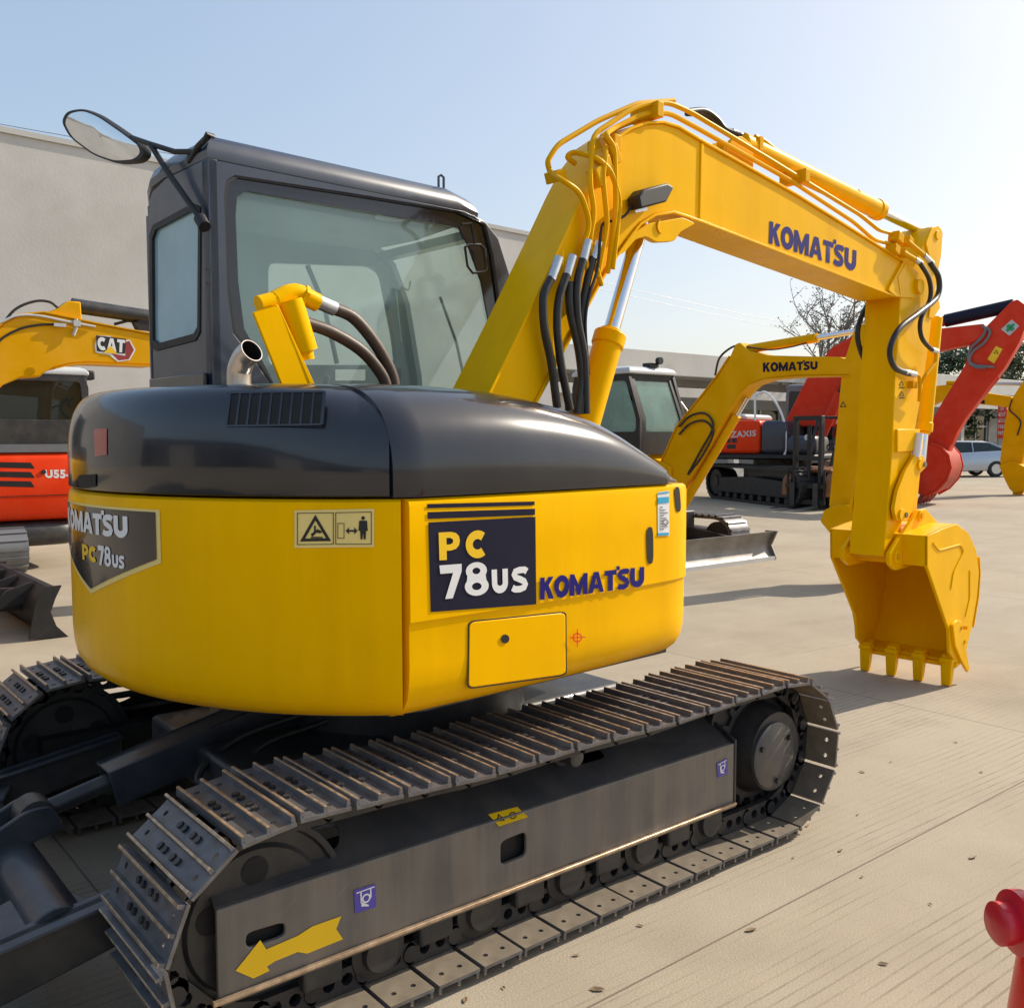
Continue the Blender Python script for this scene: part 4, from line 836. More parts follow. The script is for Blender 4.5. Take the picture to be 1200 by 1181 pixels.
lg = HF.side([(846, 178), (880, 200), (880, 172), (866, 160), (856, 163)], YR+.06); b = MB(HF); b.prism(rnd(lg, .02), XZ, BC-.075, BC-.05); b.prism(rnd(lg, .02), XZ, BC+.05, BC+.075); b.build('cylinder_lug', M['yellow'], boom, bevel=.003)
# valve block and hoses to the arm
b = MB(HF)
for a, c, s_ in ((1050, 279, .035), (1046, 293, .03), (1062, 283, .028), (1057, 297, .024)): q = H(a, c, YR+.0); b.obox(q, (s_, 0, -.01), (0, .035, 0), (.006, 0, s_*.8))
for p, q in (((1063, 283), (1082, 299)), ((1058, 296), (1075, 306))): b.cyl(H(*p, YR-.03), H(*q, YR-.04), .016, n=12)
b.build('hose_manifold', M['yellow2'], boom, bevel=.005)
b = MB(HF); b.cyl(H(1082, 299, YR-.04), H(1092, 309, YR-.045), .019, n=12); b.cyl(H(1072, 304, YR-.04), H(1079, 309, YR-.045), .017, n=12); b.build('hose_ferrule', M['ferrule'], boom)
yh = YR-.05
MB(HF).tube([H(1090, 308, yh), H(1100, 326, yh), (H(1098, 348, yh)), H(1078, 366, yh-.02), H(1054, 385, yh-.02), H(1043, 410, yh-.01), (H(1048, 430, yh)), H(1062, 437, yh), H(1070, 438, yh)], .018, n=10, sm=7).build('arm_hose', M['hose'], boom)
MB(HF).tube([H(1078, 308, yh), H(1089, 328, yh), H(1090, 350, yh), H(1079, 375, yh), H(1080, 395, yh), H(1090, 408, yh), H(1096, 410, yh)], .0145, n=10, sm=7).build('arm_hose', M['hose'], boom)
yl_ = YL+.03
for L_ in ([(1019, 352), (1008, 375), (1005, 395), (1010, 415), (1019, 432)], [(1027, 355), (1020, 368), (1019, 380), (1024, 393)]): MB(HF).tube([H(a, c, yl_) for a, c in L_], .017, n=10, sm=7).build('arm_hose', M['hose'], boom)

# ---- arm
al = [(1057, 340), (1050, 440), (1046, 533), (1041, 600), (1036, 652)]
ar = [(1052, 655), (1060, 600), (1071, 520), (1083, 450), (1090, 400), (1093, 373), (1101, 361), (1098, 340), (1102, 300), (1103, 272), (1099, 265), (1092, 266), (1083, 285), (1076, 305), (1066, 322)]
ap = HF.side(al+ar, YR)
arm = MB(HF).prism(ap, XZ, YR+.006, YL-.006).build('arm', M['yellow'], EX, bevel=.006)
b = MB(HF); tip = HF.side([(1088, 300), (1084, 285), (1091, 267), (1098, 264), (1104, 272), (1102, 300), (1098, 320)], YR); b.prism(rnd(tip, .02), XZ, YR-.006, YR+.01); b.prism(rnd(tip, .02), XZ, YL-.01, YL+.006)
q = H(1097, 276, YR); b.cyl((q.x, YR-.015, q.z), (q.x, YL+.015, q.z), .03, n=16); b.build('arm_lug', M['yellow'], arm, bevel=.003)
rb = HF.side([(1093, 373), (1101, 361), (1098, 345), (1091, 352), (1088, 372)], YR); MB(HF).prism(rb, XZ, YR-.004, YR+.01).build('arm_rib', M['yellow'], arm)
b = MB(HF); b.cyl(H(1060, 436, yh), H(1072, 439, yh), .019, n=12); b.cyl(H(1092, 410, yh), H(1098, 412, yh), .017, n=12); b.build('hose_ferrule', M['ferrule'], arm)
b = MB(HF); b.tube([H(1072, 439, yh), H(1077, 440, yh), H(1078, 452, yh), H(1077, 470, yh+.02)], .011, n=8, fil=.02); b.tube([H(1097, 412, yh), H(1096, 425, yh), H(1084, 440, yh), H(1078, 452, yh+.02)], .011, n=8, fil=.02); b.obox(H(1069, 451, YR-.01), (.03, 0, 0), (0, .02, 0), (0, 0, .022)); b.build('arm_line', M['yellow2'], arm)
b = MB(HF); S = planeS(HF, 'y', YR+.004)
tri(b, S, (1056.5, 446), (1060, 452), (1053.5, 452), .2); tri(b, S, (1056.5, 458), (1060, 464), (1053.5, 464), .2); polyon(b, [(1054, 453.5), (1060, 453.5), (1060, 455), (1054, 455)], S); polyon(b, [(1054, 465.5), (1060, 465.5), (1060, 467), (1054, 467)], S); b.build('warning_sticker', M['black_ink'], arm)
# bucket cylinder behind the arm and the curved links
b = MB(HF); bx_ = HF.side([(1050, 503), (1077, 503), (1073, 528), (1050, 530)], YR); b.prism(bx_, XZ, YR-.01, YL+.01); b.build('cylinder_bracket', M['yellow'], arm, bevel=.004)
bcx = jack('bucket_cylinder', H(1096, 372, BC), H(1079, 548, BC), .048, .028, .75, HF)
b = MB(HF); b.cyl(H(1077, 508, YR-.02), H(1073, 536, YR-.02), .026, n=14); b.build('rod_sleeve', M['white'], bcx)
lk = [(1070, 533), (1080, 534), (1083, 547), (1074, 556), (1070, 575), (1066, 600), (1060, 611), (1048, 610), (1045, 596), (1049, 575), (1058, 552)]
b = MB(HF)
for y0 in (YR-.03, YL+.006):
    b.sep()
    b.prism(rnd(HF.side(lk, YR-.015), .02), XZ, y0, y0+.024)
    for a, c in ((1076, 544), (1054, 603)): q = H(a, c, YR-.02); b.cyl((q.x, y0-.012, q.z), (q.x, y0+.036, q.z), .038, n=18)
b.build('arm_link', M['yellow'], EX, bevel=.003)
q0, q1 = H(1076, 544, YR), H(1054, 603, YR); b = MB(HF)
for q in (q0, q1): b.sep(); b.cyl((q.x, YR-.05, q.z), (q.x, YL+.05, q.z), .018, n=14)
b.build('link_pin', M['steel'], EX)
l2 = [(1078, 598), (1080, 610), (1060, 652), (1048, 664), (1040, 655), (1046, 640), (1066, 604)]
b = MB(HF)
for y0 in (BC-.09, BC+.055): b.sep(); b.prism(rnd(HF.side([(1082, 540), (1084, 552), (1079, 606), (1070, 612), (1066, 600), (1071, 548)], YR), .02), XZ, y0, y0+.035)
b.build('bucket_link', M['yellow'], EX, bevel=.004)

# ---- bucket
YBR, YBL = BC-.325, BC+.325
prof_px = [(1087, 628), (1104, 620), (1121, 614), (1135, 624), (1144, 644), (1147.5, 670), (1145, 700), (1139, 735), (1131, 768), (1121, 777), (1113, 765), (1112, 738), (1100, 702), (1087, 664)]
pr = HF.side(prof_px, YBR)
# mouth line runs from the top lip to the cutting edge; the shell wraps round the back
shell = pr[0:10]
b = MB(HF); b.prism(pr, XZ, YBR, YBR+.02); b.prism(pr, XZ, YBL-.02, YBL)
b.strip(shell, .016, YBR+.004, YBL-.004, out=-1)
bucket = b.build('bucket', M['yellow'], EX, bevel=.003)
b = MB(HF); b.strip([pr[0], pr[-1]], .02, YBR+.002, YBL-.002, out=1); b.build('top_lip', M['yellow'], bucket, bevel=.003)
b = MB(HF); ce = [pr[9], pr[10]]; lo_ = Vector(pr[9]); hi = Vector(pr[8]); d = (lo_-hi).normalized()
b.strip([tuple(hi), tuple(lo_+d*.02)], .028, YBR-.002, YBL+.002, out=1); b.build('cutting_edge', M['yellow'], bucket, bevel=.004)
for k in range(4):
    yy = YBR+.045+(YBL-YBR-.09)*k/3; e = lo_+Vector((-.015, .02)); tp = Vector((e.x-.02, .004))
    b = MB(HF); b.loft([[(e.x-.03, yy-.034, e.y+.03), (e.x+.03, yy-.034, e.y+.05), (e.x+.03, yy+.034, e.y+.05), (e.x-.03, yy+.034, e.y+.03)],
        [(e.x-.045, yy-.036, e.y-.03), (e.x+.02, yy-.036, e.y-.02), (e.x+.02, yy+.036, e.y-.02), (e.x-.045, yy+.036, e.y-.03)],
        [(tp.x-.02, yy-.030, tp.y), (tp.x+.012, yy-.030, tp.y), (tp.x+.012, yy+.030, tp.y), (tp.x-.02, yy+.030, tp.y)]])
    b.obox((e.x-.01, yy, e.y-.0), (.04, 0, 0), (0, .042, 0), (.004, 0, .016)); b.build('tooth', M['yellow'], bucket, bevel=.006)
sc_px = [(1113, 732), (1118, 726), (1124, 728), (1127, 750), (1133, 783), (1131, 787), (1124, 775), (1116, 756)]
for y0 in (YBR-.02, YBL):
    b = MB(HF); b.prism(HF.side(sc_px, YBR), XZ, y0, y0+.02); b.build('side_cutter', M['yellow'], bucket, bevel=.004)
    q = HF.side([(1123, 738), (1130, 739)], YBR)
b = MB(HF)
for a, c in ((1123, 735), (1129, 735), (1127, 751)): q = H(a, c, YBR); b.cyl((q.x, YBR-.026, q.z), (q.x, YBR, q.z), .012, n=8)
b.build('cutter_bolt', M['catyellow'], bucket)
b = MB(HF); rl = [(1093, 636), (1100, 645), (1125, 638), (1129, 646), (1117, 670), (1114, 690)]
b.tube([H(a, c, YBR) for a, c in rl], .007, n=6, fil=.03); b.tube([H(a, c, YBR) for a, c in [(1136, 668), (1136, 700), (1131, 722)]], .006, n=6); b.build('side_weld', M['yellow'], bucket)
b = MB(HF)
for a in (15, 45, 75): pass
wl2 = [(1148, 652), (1149, 672), (1147, 700), (1141, 735)]
for y0 in (YBR-.004, YBL-.036): b.sep(); b.strip(HF.side(wl2, YBR), .012, y0, y0+.04, out=-1)
b.build('wear_strip', M['yellow'], bucket, bevel=.002)
ear = [(1047, 668), (1040, 661), (1040, 648), (1049, 634), (1066, 610), (1074, 598), (1082, 596), (1100, 616), (1121, 614), (1110, 640), (1088, 652), (1062, 664)]
for y0 in (YR-.045, YL+.02):
    b = MB(HF); b.prism(rnd(HF.side(ear, YR-.03), .012), XZ, y0, y0+.025)
    for a, c in ((1047, 652), (1075, 604)): q = H(a, c, YR-.03); b.cyl((q.x, y0-.016, q.z), (q.x, y0+.03, q.z), .043 if c > 640 else .036, n=18)
    b.build('bucket_ear', M['yellow'], bucket, bevel=.003)
b = MB(HF)
for a, c in ((1047, 652), (1075, 604)): b.sep(); q = H(a, c, YR-.03); b.cyl((q.x, YR-.068, q.z), (q.x, YL+.068, q.z), .02, n=14)
b.build('bucket_pin', M['catyellow'], bucket)

# ================================================================== undercarriage
IX, SX, WZ, WR = -1.10, 1.12, .345, .298
def loop_points():
    P = []
    for k in range(60): t = k/60; P.append((IX+(SX-IX)*t, WZ+WR-.022*math.sin(PI*t)**1.0*(1+.25*math.cos(6*PI*t))))
    for k in range(40): a = PI/2-PI*k/40; P.append((SX+WR*math.cos(a), WZ+WR*math.sin(a)))
    for k in range(60): t = k/60; P.append((SX+(IX-SX)*t, WZ-WR))
    for k in range(40): a = -PI/2-PI*k/40; P.append((IX+WR*math.cos(a), WZ+WR*math.sin(a)))
    return P
LP = loop_points(); NS = 39
def along(n, off=0.0):
    L_ = [0]; m = len(LP)
    for i in range(m): L_.append(L_[-1]+(Vector(LP[(i+1) % m])-Vector(LP[i])).length)
    T = L_[-1]; out = []
    for k in range(n):
        s_ = ((k+off)/n*T) % T
        i = max(j for j in range(m) if L_[j] <= s_); a = Vector(LP[i]); c = Vector(LP[(i+1) % m]); out.append(a+(c-a)*((s_-L_[i])/(L_[i+1]-L_[i])))
    return out, T
def shoe_mesh(parent):
    b = MB(); hw, hs = .225, .0735
    holes = [[(.033*sx+.009*math.cos(t*PI/4), y+.009*math.sin(t*PI/4)) for t in range(8)] for y in (-.175, .175) for sx in (-1, 1)]
    b.prism([(-hs, -hw), (hs, -hw), (hs, hw), (-hs, hw)], XY, 0, .008, holes)
    b.mat(3).prism([(-hs, -hw), (hs, -hw), (hs, hw), (-hs, hw)], XY, -.002, -.0004, holes)
    for sx, hgt in ((-.0675, .028), (.0, .026), (.0675, .028)):
        b.mat(0); b.prism([(sx-.0065, .006), (sx+.0065, .006), (sx+.0045, hgt-.002), (sx-.0045, hgt-.002)], lambda a, c, t: (a, t, c), -hw+.004, hw-.004)
        b.mat(1); b.prism([(sx-.0046, hgt-.002), (sx+.0046, hgt-.002), (sx+.0034, hgt), (sx-.0034, hgt)], lambda a, c, t: (a, t, c), -hw+.004, hw-.004)
    b.mat(2)
    for sx in (-.034, .034):
        for y in (-.062, -.028, .028, .062): b.cyl((sx, y, .006), (sx, y, .016), .011, n=6)
    return b.build('track_shoe', [M['shoe'], M['edge'], M['chassis'], M['dusty']], parent, bevel=0)
def make_track(sy):
    yc = .935*sy; o = sy
    P, T = along(NS, .3); n = NS
    b = MB()
    for k in range(n):
        a = P[k]; c = P[(k+1) % n]; d = (c-a); L_ = d.length; d /= L_; nrm = Vector((-d.y, d.x))
        def fn(u, v, t): return (a.x+d.x*u+nrm.x*v, t, a.y+d.y*u+nrm.y*v)
        pl = rnd([(-.02, -.078), (L_+.02, -.078), (L_+.02, -.004), (-.02, -.004)], .03, 3)
        hs = [circ(L_*.32, -.042, .019, 8), circ(L_*.68, -.042, .019, 8)]
        for y0 in (yc-.085, yc+.06): b.prism(pl, fn, y0, y0+.025, hs)
        b.cyl(fn(0, -.042, yc-.09), fn(0, -.042, yc+.09), .026, n=10)
    tr = b.build('track', M['chassis'], EX)
    sh = shoe_mesh(tr); first = True
    for k in range(n):
        a = P[k]; c = P[(k+1) % n]; d = (c-a).normalized(); m = (a+c)/2; nrm = Vector((-d.y, d.x))
        o_ = sh if first else sh.copy()
        if not first: sc.collection.objects.link(o_); o_.parent = tr
        first = False; j = random.uniform(-.004, .004)
        o_.location = (m.x+nrm.x*(.0+j*.3), yc+j, m.y+nrm.y*(.0+j*.3)); o_.rotation_euler = (0, math.atan2(-d.y, d.x)+random.uniform(-.012, .012), 0)
    # idler wheel
    b = MB(); b.lathe((IX, yc-.07, WZ), (0, 1, 0), [(0, .05), (0, .19), (.012, .20), (.012, .238), (.0, .245), (.0, .262), (.03, .262), (.04, .222), (.10, .222), (.11, .262), (.14, .262), (.14, .20), (.14, .05)], 40)
    idl = b.build('idler_wheel', M['chassis'], EX)
    b = MB()
    for k in range(5):
        a = 2*PI*k/5+.35
        for y0 in (yc-.0715*1.0, yc+.0715-.002): b.sep(); b.cyl((IX+.135*math.cos(a), y0-.001, WZ+.135*math.sin(a)), (IX+.135*math.cos(a), y0+.003, WZ+.135*math.sin(a)), .038, n=16)
    b.build('wheel_hole', M['dark'], idl)
    # sprocket, final drive and cover
    b = MB(); pts = []
    for k in range(19):
        for dr, da in ((.215, -.25), (.248, -.1), (.248, .1), (.215, .25)): a = 2*PI*(k+da*1.0)/19; pts.append((SX+dr*math.cos(a), WZ+dr*math.sin(a)))
    b.prism(pts, XZ, yc-.03, yc+.03); spk = b.build('sprocket', M['chassis'], EX)
    yo = yc+.115*sy; b = MB()
    b.lathe((SX, yc-.10*sy, WZ), (0, sy, 0), [(0, .17), (.10, .19), (.14, .19), (.19, .165), (.225, .16)], 36)
    MB().lathe((SX-.02, yc+.125*sy, WZ-.01), (0, sy, 0), [(0, .135), (.012, .135), (.016, .128), (.02, .02)], 36).build('drive_cover', M['covergrey'], spk)
    b.build('final_drive', M['chassis'], spk)
    b = MB(); S = 1
    for k in range(3):
        a = .6+2*PI*k/3; b.cyl((SX-.02+.105*math.cos(a), yc+.143*sy, WZ-.01+.105*math.sin(a)), (SX-.02+.105*math.cos(a), yc+.155*sy, WZ-.01+.105*math.sin(a)), .012, n=6)
    b.build('cover_plug', M['chassis'], spk)
    # rollers
    for x in (-.74, -.37, 0, .37, .74):
        b = MB(); b.lathe((x, yc-.115, .142), (0, 1, 0), [(0, .035), (.0, .055), (.02, .06), (.025, .088), (.05, .088), (.055, .068), (.175, .068), (.18, .088), (.205, .088), (.21, .06), (.23, .055), (.23, .035)], 20); b.build('track_roller', M['chassis'], EX)
    ycar = -.99*(-sy) if sy > 0 else -.99
    b = MB(); q = WORLD.un(675, 888, 'y', -1.0); b.lathe((q.x, yc+.075*sy, q.z), (0, -sy, 0), [(0, .008), (0, .024), (.004, .030), (.07, .031), (.075, .045), (.15, .045)], 20); b.build('carrier_roller', M['covergrey'], EX)
    # side frame: face plate and sloping top plate with their openings, over a dark core
    yf = -1.05
    b = MB(); x0, x1 = -1.23, .866
    fh = [rnd(WORLD.side([(288, 1094), (334, 1080), (335, 1096), (289, 1112)], yf), .02, 3), rnd(WORLD.side([(587, 986), (617, 974), (617, 1002), (587, 1014)], yf), .02, 3)]
    face = [(x0, .19), (x1, .19), (x1, .428), (x0, .428)]
    fn = lambda a, c, t: (a, (yf+t)*(-sy), c)
    b.prism(face, fn, 0, .014, fh)
    slope = lambda a, c, t: (a, (yf+.014+(c)*.86-t*.5)*(-sy), .428+c*.5-t*.86)
    hh = [rnd([(-.95, .03), (-.80, .03), (-.80, .13), (-.95, .13)], .05, 5), rnd([(.12, .10), (.26, .10), (.26, .19), (.12, .19)], .03, 4)]
    cut = [(x0+.0, 0), (x1, 0), (x1, .235), (x0+.30, .235), (x0+.22, .04), (x0, .04)]
    b.mat(1).prism(cut, slope, 0, .014, [hh[1], rnd([(-.98, .06), (-.84, .06), (-.80, .16), (-.92, .16)], .05, 5)])
    b.mat(0).box(x0, x1, (yf-.012)*-sy, (yf+.02)*-sy, .176, .1895)
    fr = b.build('track_frame', [M['beam'], M['beamtop']], EX, bevel=.004)
    b = MB(); b.box(x0+.02, x1-.01, min((yf+.03)*-sy, (yf+.26)*-sy), max((yf+.03)*-sy, (yf+.26)*-sy), .19, .405); b.build('frame_core', M['dark'], fr)
    b = MB(); b.box(x0-.02, x1, min((yf-.018)*-sy, (yf-.002)*-sy), max((yf-.018)*-sy, (yf-.002)*-sy), .184, .196); b.build('frame_lip', M['edge'], fr, bevel=.003)
    b = MB(); ep = rnd([(-.02, .17), (.16, .17), (.34, .21), (.34, .50), (.16, .56), (0, .54), (-.02, .45)], .04, 4)
    b.prism([(x1+a, z) for a, z in ep], XZ, min((yf+.10)*-sy, (yf+.13)*-sy), max((yf+.10)*-sy, (yf+.13)*-sy))
    b.prism([(yf-.004, .18), (yf+.02, .18), (yf+.20, .50), (yf+.18, .53), (yf-.004, .44)], lambda a, c, t: (t, a*-sy, c), x1, x1+.012); b.build('drive_plate', M['chassis'], fr, bevel=.003)
    b = MB()
    for x in (-.93, -.55, -.18, .18, .55): b.sep(); b.box(x-.06, x+.06, min((yf+.0)*-sy, (yf+.05)*-sy), max((yf+.0)*-sy, (yf+.05)*-sy), .11, .176)
    b.build('roller_bracket', M['chassis'], fr, bevel=.008)
    return fr
frame_near = make_track(-1); frame_far = make_track(1)
# stickers on the near frame
S = planeS(WORLD, 'y', -1.0525)
b = MB(); polyon(b, [(276, 1137), (305, 1101), (312, 1112), (349, 1096), (366, 1085), (400, 1073), (394, 1088), (402, 1100), (360, 1117), (349, 1115), (322, 1126), (313, 1132), (316, 1137), (297, 1146)], S); b.build('travel_arrow', M['decalyellow'], frame_near)
for q in ([(415, 1043), (440, 1035), (441, 1062), (416, 1070)], [(840, 894), (852, 888), (853, 906), (841, 911)]):
    b = MB(); patch(b, q, S, 1, 1); st = b.build('tie_down_sticker', M['purple'], frame_near)
    b = MB(); g = on_surface(planeS(WORLD, 'y', -1.0535), quadmap(q)); b.add([g(.1, .82), g(.95, .86), g(.95, .91), g(.1, .87)], [(0, 1, 2, 3)]); ring_on(b, g, (.55, .5), .13, .2); b.add([g(.28, .35), g(.35, .35), g(.35, .85), g(.28, .85)], [(0, 1, 2, 3)]); b.add([g(.3, .22), g(.65, .12), g(.66, .18), g(.33, .4)], [(0, 1, 2, 3)]); b.add([g(.72, .4), g(.8, .5), g(.8, .85), g(.74, .85)], [(0, 1, 2, 3)]); b.build('pictogram', M['white'], st)
def S_slope(off):
    n_ = Vector((0, -.5, .86)); o_ = Vector((0, -1.036, .428))+n_*off
    def g(px, py):
        d = _f + _r*((px-PW/2)/FOC) - _u*((py-PH_/2)/FOC); t = (o_-CAM_LOC).dot(n_)/d.dot(n_); return CAM_LOC+d*t
    return g
b = MB(); yq = [(572, 954), (606, 945), (619, 957), (585, 968)]; patch(b, yq, S_slope(.002), 1, 1); st = b.build('caution_sticker', M['decalyellow'], frame_near)
b = MB(); tri(b, S_slope(.003), (584, 953), (592, 961), (582, 962), .2); ring_on(b, S_slope(.003), (601, 955), 3, 4.2); b.build('pictogram', M['black_ink'], st)
# centre frame
b = MB(); b.prism([(-.55, -.8), (.55, -.8), (.5, .8), (-.5, .8)], XY, .36, .53); b.box(-.9, .9, -.42, .42, .38, .54); b.build('centre_frame', M['chassis'], EX, bevel=.02)
# dozer blade group in front of the tracks
b = MB(); nose = lambda y0, y1, pts: b.prism([(p.x, p.z) for p in [WORLD.un(a, c, 'y', y0) for a, c in pts]], XZ, y0, y1)
b.prism([(-.95, .42), (-.95, .30), (-1.9, .10), (-2.0, .12), (-2.0, .24), (-1.75, .30)], XZ, -.66, -.62); b.sep(); b.prism([(-.95, .42), (-.95, .30), (-1.9, .10), (-2.0, .12), (-2.0, .24), (-1.75, .30)], XZ, .62, .66)
ba = b.build('blade_arm', M['chassis'], EX, bevel=.006)
b = MB(); b.strip([(-.95, .42), (-1.75, .30), (-2.0, .24)], .012, -.69, -.60, out=1); b.sep(); b.strip([(-.95, .42), (-1.75, .30), (-2.0, .24)], .012, .60, .69, out=1); b.build('arm_flange', M['armgrey'], ba, bevel=.003)
b = MB(); b.cyl((-1.50, -.62, .27), (-1.50, .62, .27), .085, n=28); b.prism([(-1.36, -.62), (-1.95, -.62), (-1.56, -.38), (-1.45, -.38)], XY, .30, .312); b.prism([(-1.36, .62), (-1.95, .62), (-1.56, .38), (-1.45, .38)], XY, .30, .312); b.build('cross_tube', M['armgrey'], ba, bevel=.004)
def bladepart(mb):
    sec = [(-2.02-.12*math.sin(k*PI/8)*0-.10*(1-((k-4)/4)**2)*-1, .03+.44*k/8) for k in range(9)]
    mb.loft([[(x, y, z) for x, z in sec]+[(x-.03, y, z) for x, z in reversed(sec)] for y in (-1.165, 1.165)])
b = MB(); bladepart(b); b.build('dozer_blade', M['chassis'], EX, bevel=.004)
# lift cylinder under its bent guard
b = MB()
cg = [(-.10, 0), (-.10, -.05), (.10, -.05), (.10, 0)]
A = Vector((-1.20, 0, .50)); B = Vector((-.50, 0, .66)); d = (B-A).normalized(); n_ = Vector((-d.z, 0, d.x))
for y0, y1, h0, h1 in ((-.06, .06, 0, .010), (-.07, -.06, -.12, .010), (.06, .07, -.12, .010)):
    vs = [p+Vector((0, y, 0))+n_*h for p in (A, B) for y in (y0, y1) for h in (h0, h1)]
    b.add(vs, [(0, 1, 3, 2), (4, 6, 7, 5), (0, 4, 5, 1), (2, 3, 7, 6), (0, 2, 6, 4), (1, 5, 7, 3)])
b.build('cylinder_guard', M['armgrey'], EX, bevel=.004)
b = MB(); b.cyl((-.5, 0, .60), (-1.12, 0, .47), .055, n=20); b.cyl((-1.12, 0, .47), (-1.42, 0, .40), .03, n=16); b.cyl((-1.42, -.05, .40), (-1.42, .05, .40), .06, n=20); b.build('blade_cylinder', M['chassis'], EX)
b = MB()
for y in (-.075, .055): b.sep(); b.prism(rnd([(-1.34, .36), (-1.38, .445), (-1.45, .445), (-1.66, .34), (-1.62, .26), (-1.46, .33)], .03), XZ, y, y+.02)
b.build('cylinder_clevis', M['armgrey'], EX, bevel=.004)
b = MB(); b.tube([(-.55, -.2, .62), (-.8, -.16, .56), (-.95, -.2, .46), (-.8, -.3, .42)], .014, sm=6); b.tube([(-.5, -.28, .6), (-.75, -.26, .55), (-.85, -.32, .45)], .012, sm=6); b.build('blade_hose', M['hose'], EX)

# ================================================================== the other machines in the yard
def plate(F, pts, y): return F.side(pts, y)
def box_arm(F, root, name, px, y, wd, mat, bev=.015, fl=True):
    pr = plate(F, px, y-wd/2*0)
    return MB(F).prism(pr, XZ, y-wd/2, y+wd/2).build(name, mat, root, bevel=bev)
def small_jack(F, root, name, p, q, r0, r1, k, mat, rod=None):
    p = Vector(p); q = Vector(q); m = p+(q-p)*k
    o = MB(F).cyl(p, m, r0, n=16).build(name, mat, root); MB(F).cyl(m, q, r1, n=14).build('piston_rod', rod or M['chrome'], o); return o
def bg_track(F, root, l, wd, f0, f1, h, matb, frame_mat, pads=26, rubber=False):
    r = h/2; P = []
    for k in range(12): a = PI/2-PI*k/11; P.append((f1-r+r*math.cos(a), r+r*math.sin(a)))
    for k in range(12): a = -PI/2-PI*k/11; P.append((f0+r+r*math.cos(a), r+r*math.sin(a)))
    inner = [((x-(f0+f1)/2)*(1-.16*h/(f1-f0))+(f0+f1)/2, (z-r)*.84+r) for x, z in P]
    b = MB(F); b.prism(P, XZ, l-wd/2, l+wd/2, [inner])
    L_ = [0]
    for i in range(len(P)): L_.append(L_[-1]+(Vector(P[(i+1) % len(P)])-Vector(P[i])).length)
    for k in range(pads*2):
        s_ = L_[-1]*k/(pads*2); i = max(j for j in range(len(P)) if L_[j] <= s_); a = Vector(P[i]); c = Vector(P[(i+1) % len(P)]); d = (c-a).normalized(); q = a+d*(s_-L_[i]); n_ = Vector((-d.y, d.x))
        b.obox((q.x, l, q.y), (d.x*.018, 0, d.y*.018), (0, wd/2, 0), (n_.x*.018, 0, n_.y*.018))
    t = b.build('track', matb, root)
    b = MB(F); b.prism([(f0+r*.9, r*.45), (f1-r*.9, r*.45), (f1-r*.9, r*1.25), ((f0+f1)/2, r*1.42), (f0+r*.9, r*1.25)], XZ, l-wd*.42, l+wd*.42); b.build('track_frame', frame_mat, t, bevel=.02)
    for x in (f0+r, f1-r):
        b = MB(F); b.cyl((x, l-wd*.40, r), (x, l+wd*.40, r), r*.72, n=24); b.cyl((x, l-wd*.45, r), (x, l+wd*.45, r), r*.38, n=18); b.build('track_wheel', frame_mat, t)
    n_ = max(4, int((f1-f0)/.5))
    for k in range(n_):
        x = f0+r*1.5+(f1-f0-3*r)*k/(n_-1); MB(F).cyl((x, l-wd*.40, h*.14), (x, l+wd*.40, h*.14), h*.11, n=14).build('track_roller', frame_mat, t)
    return t
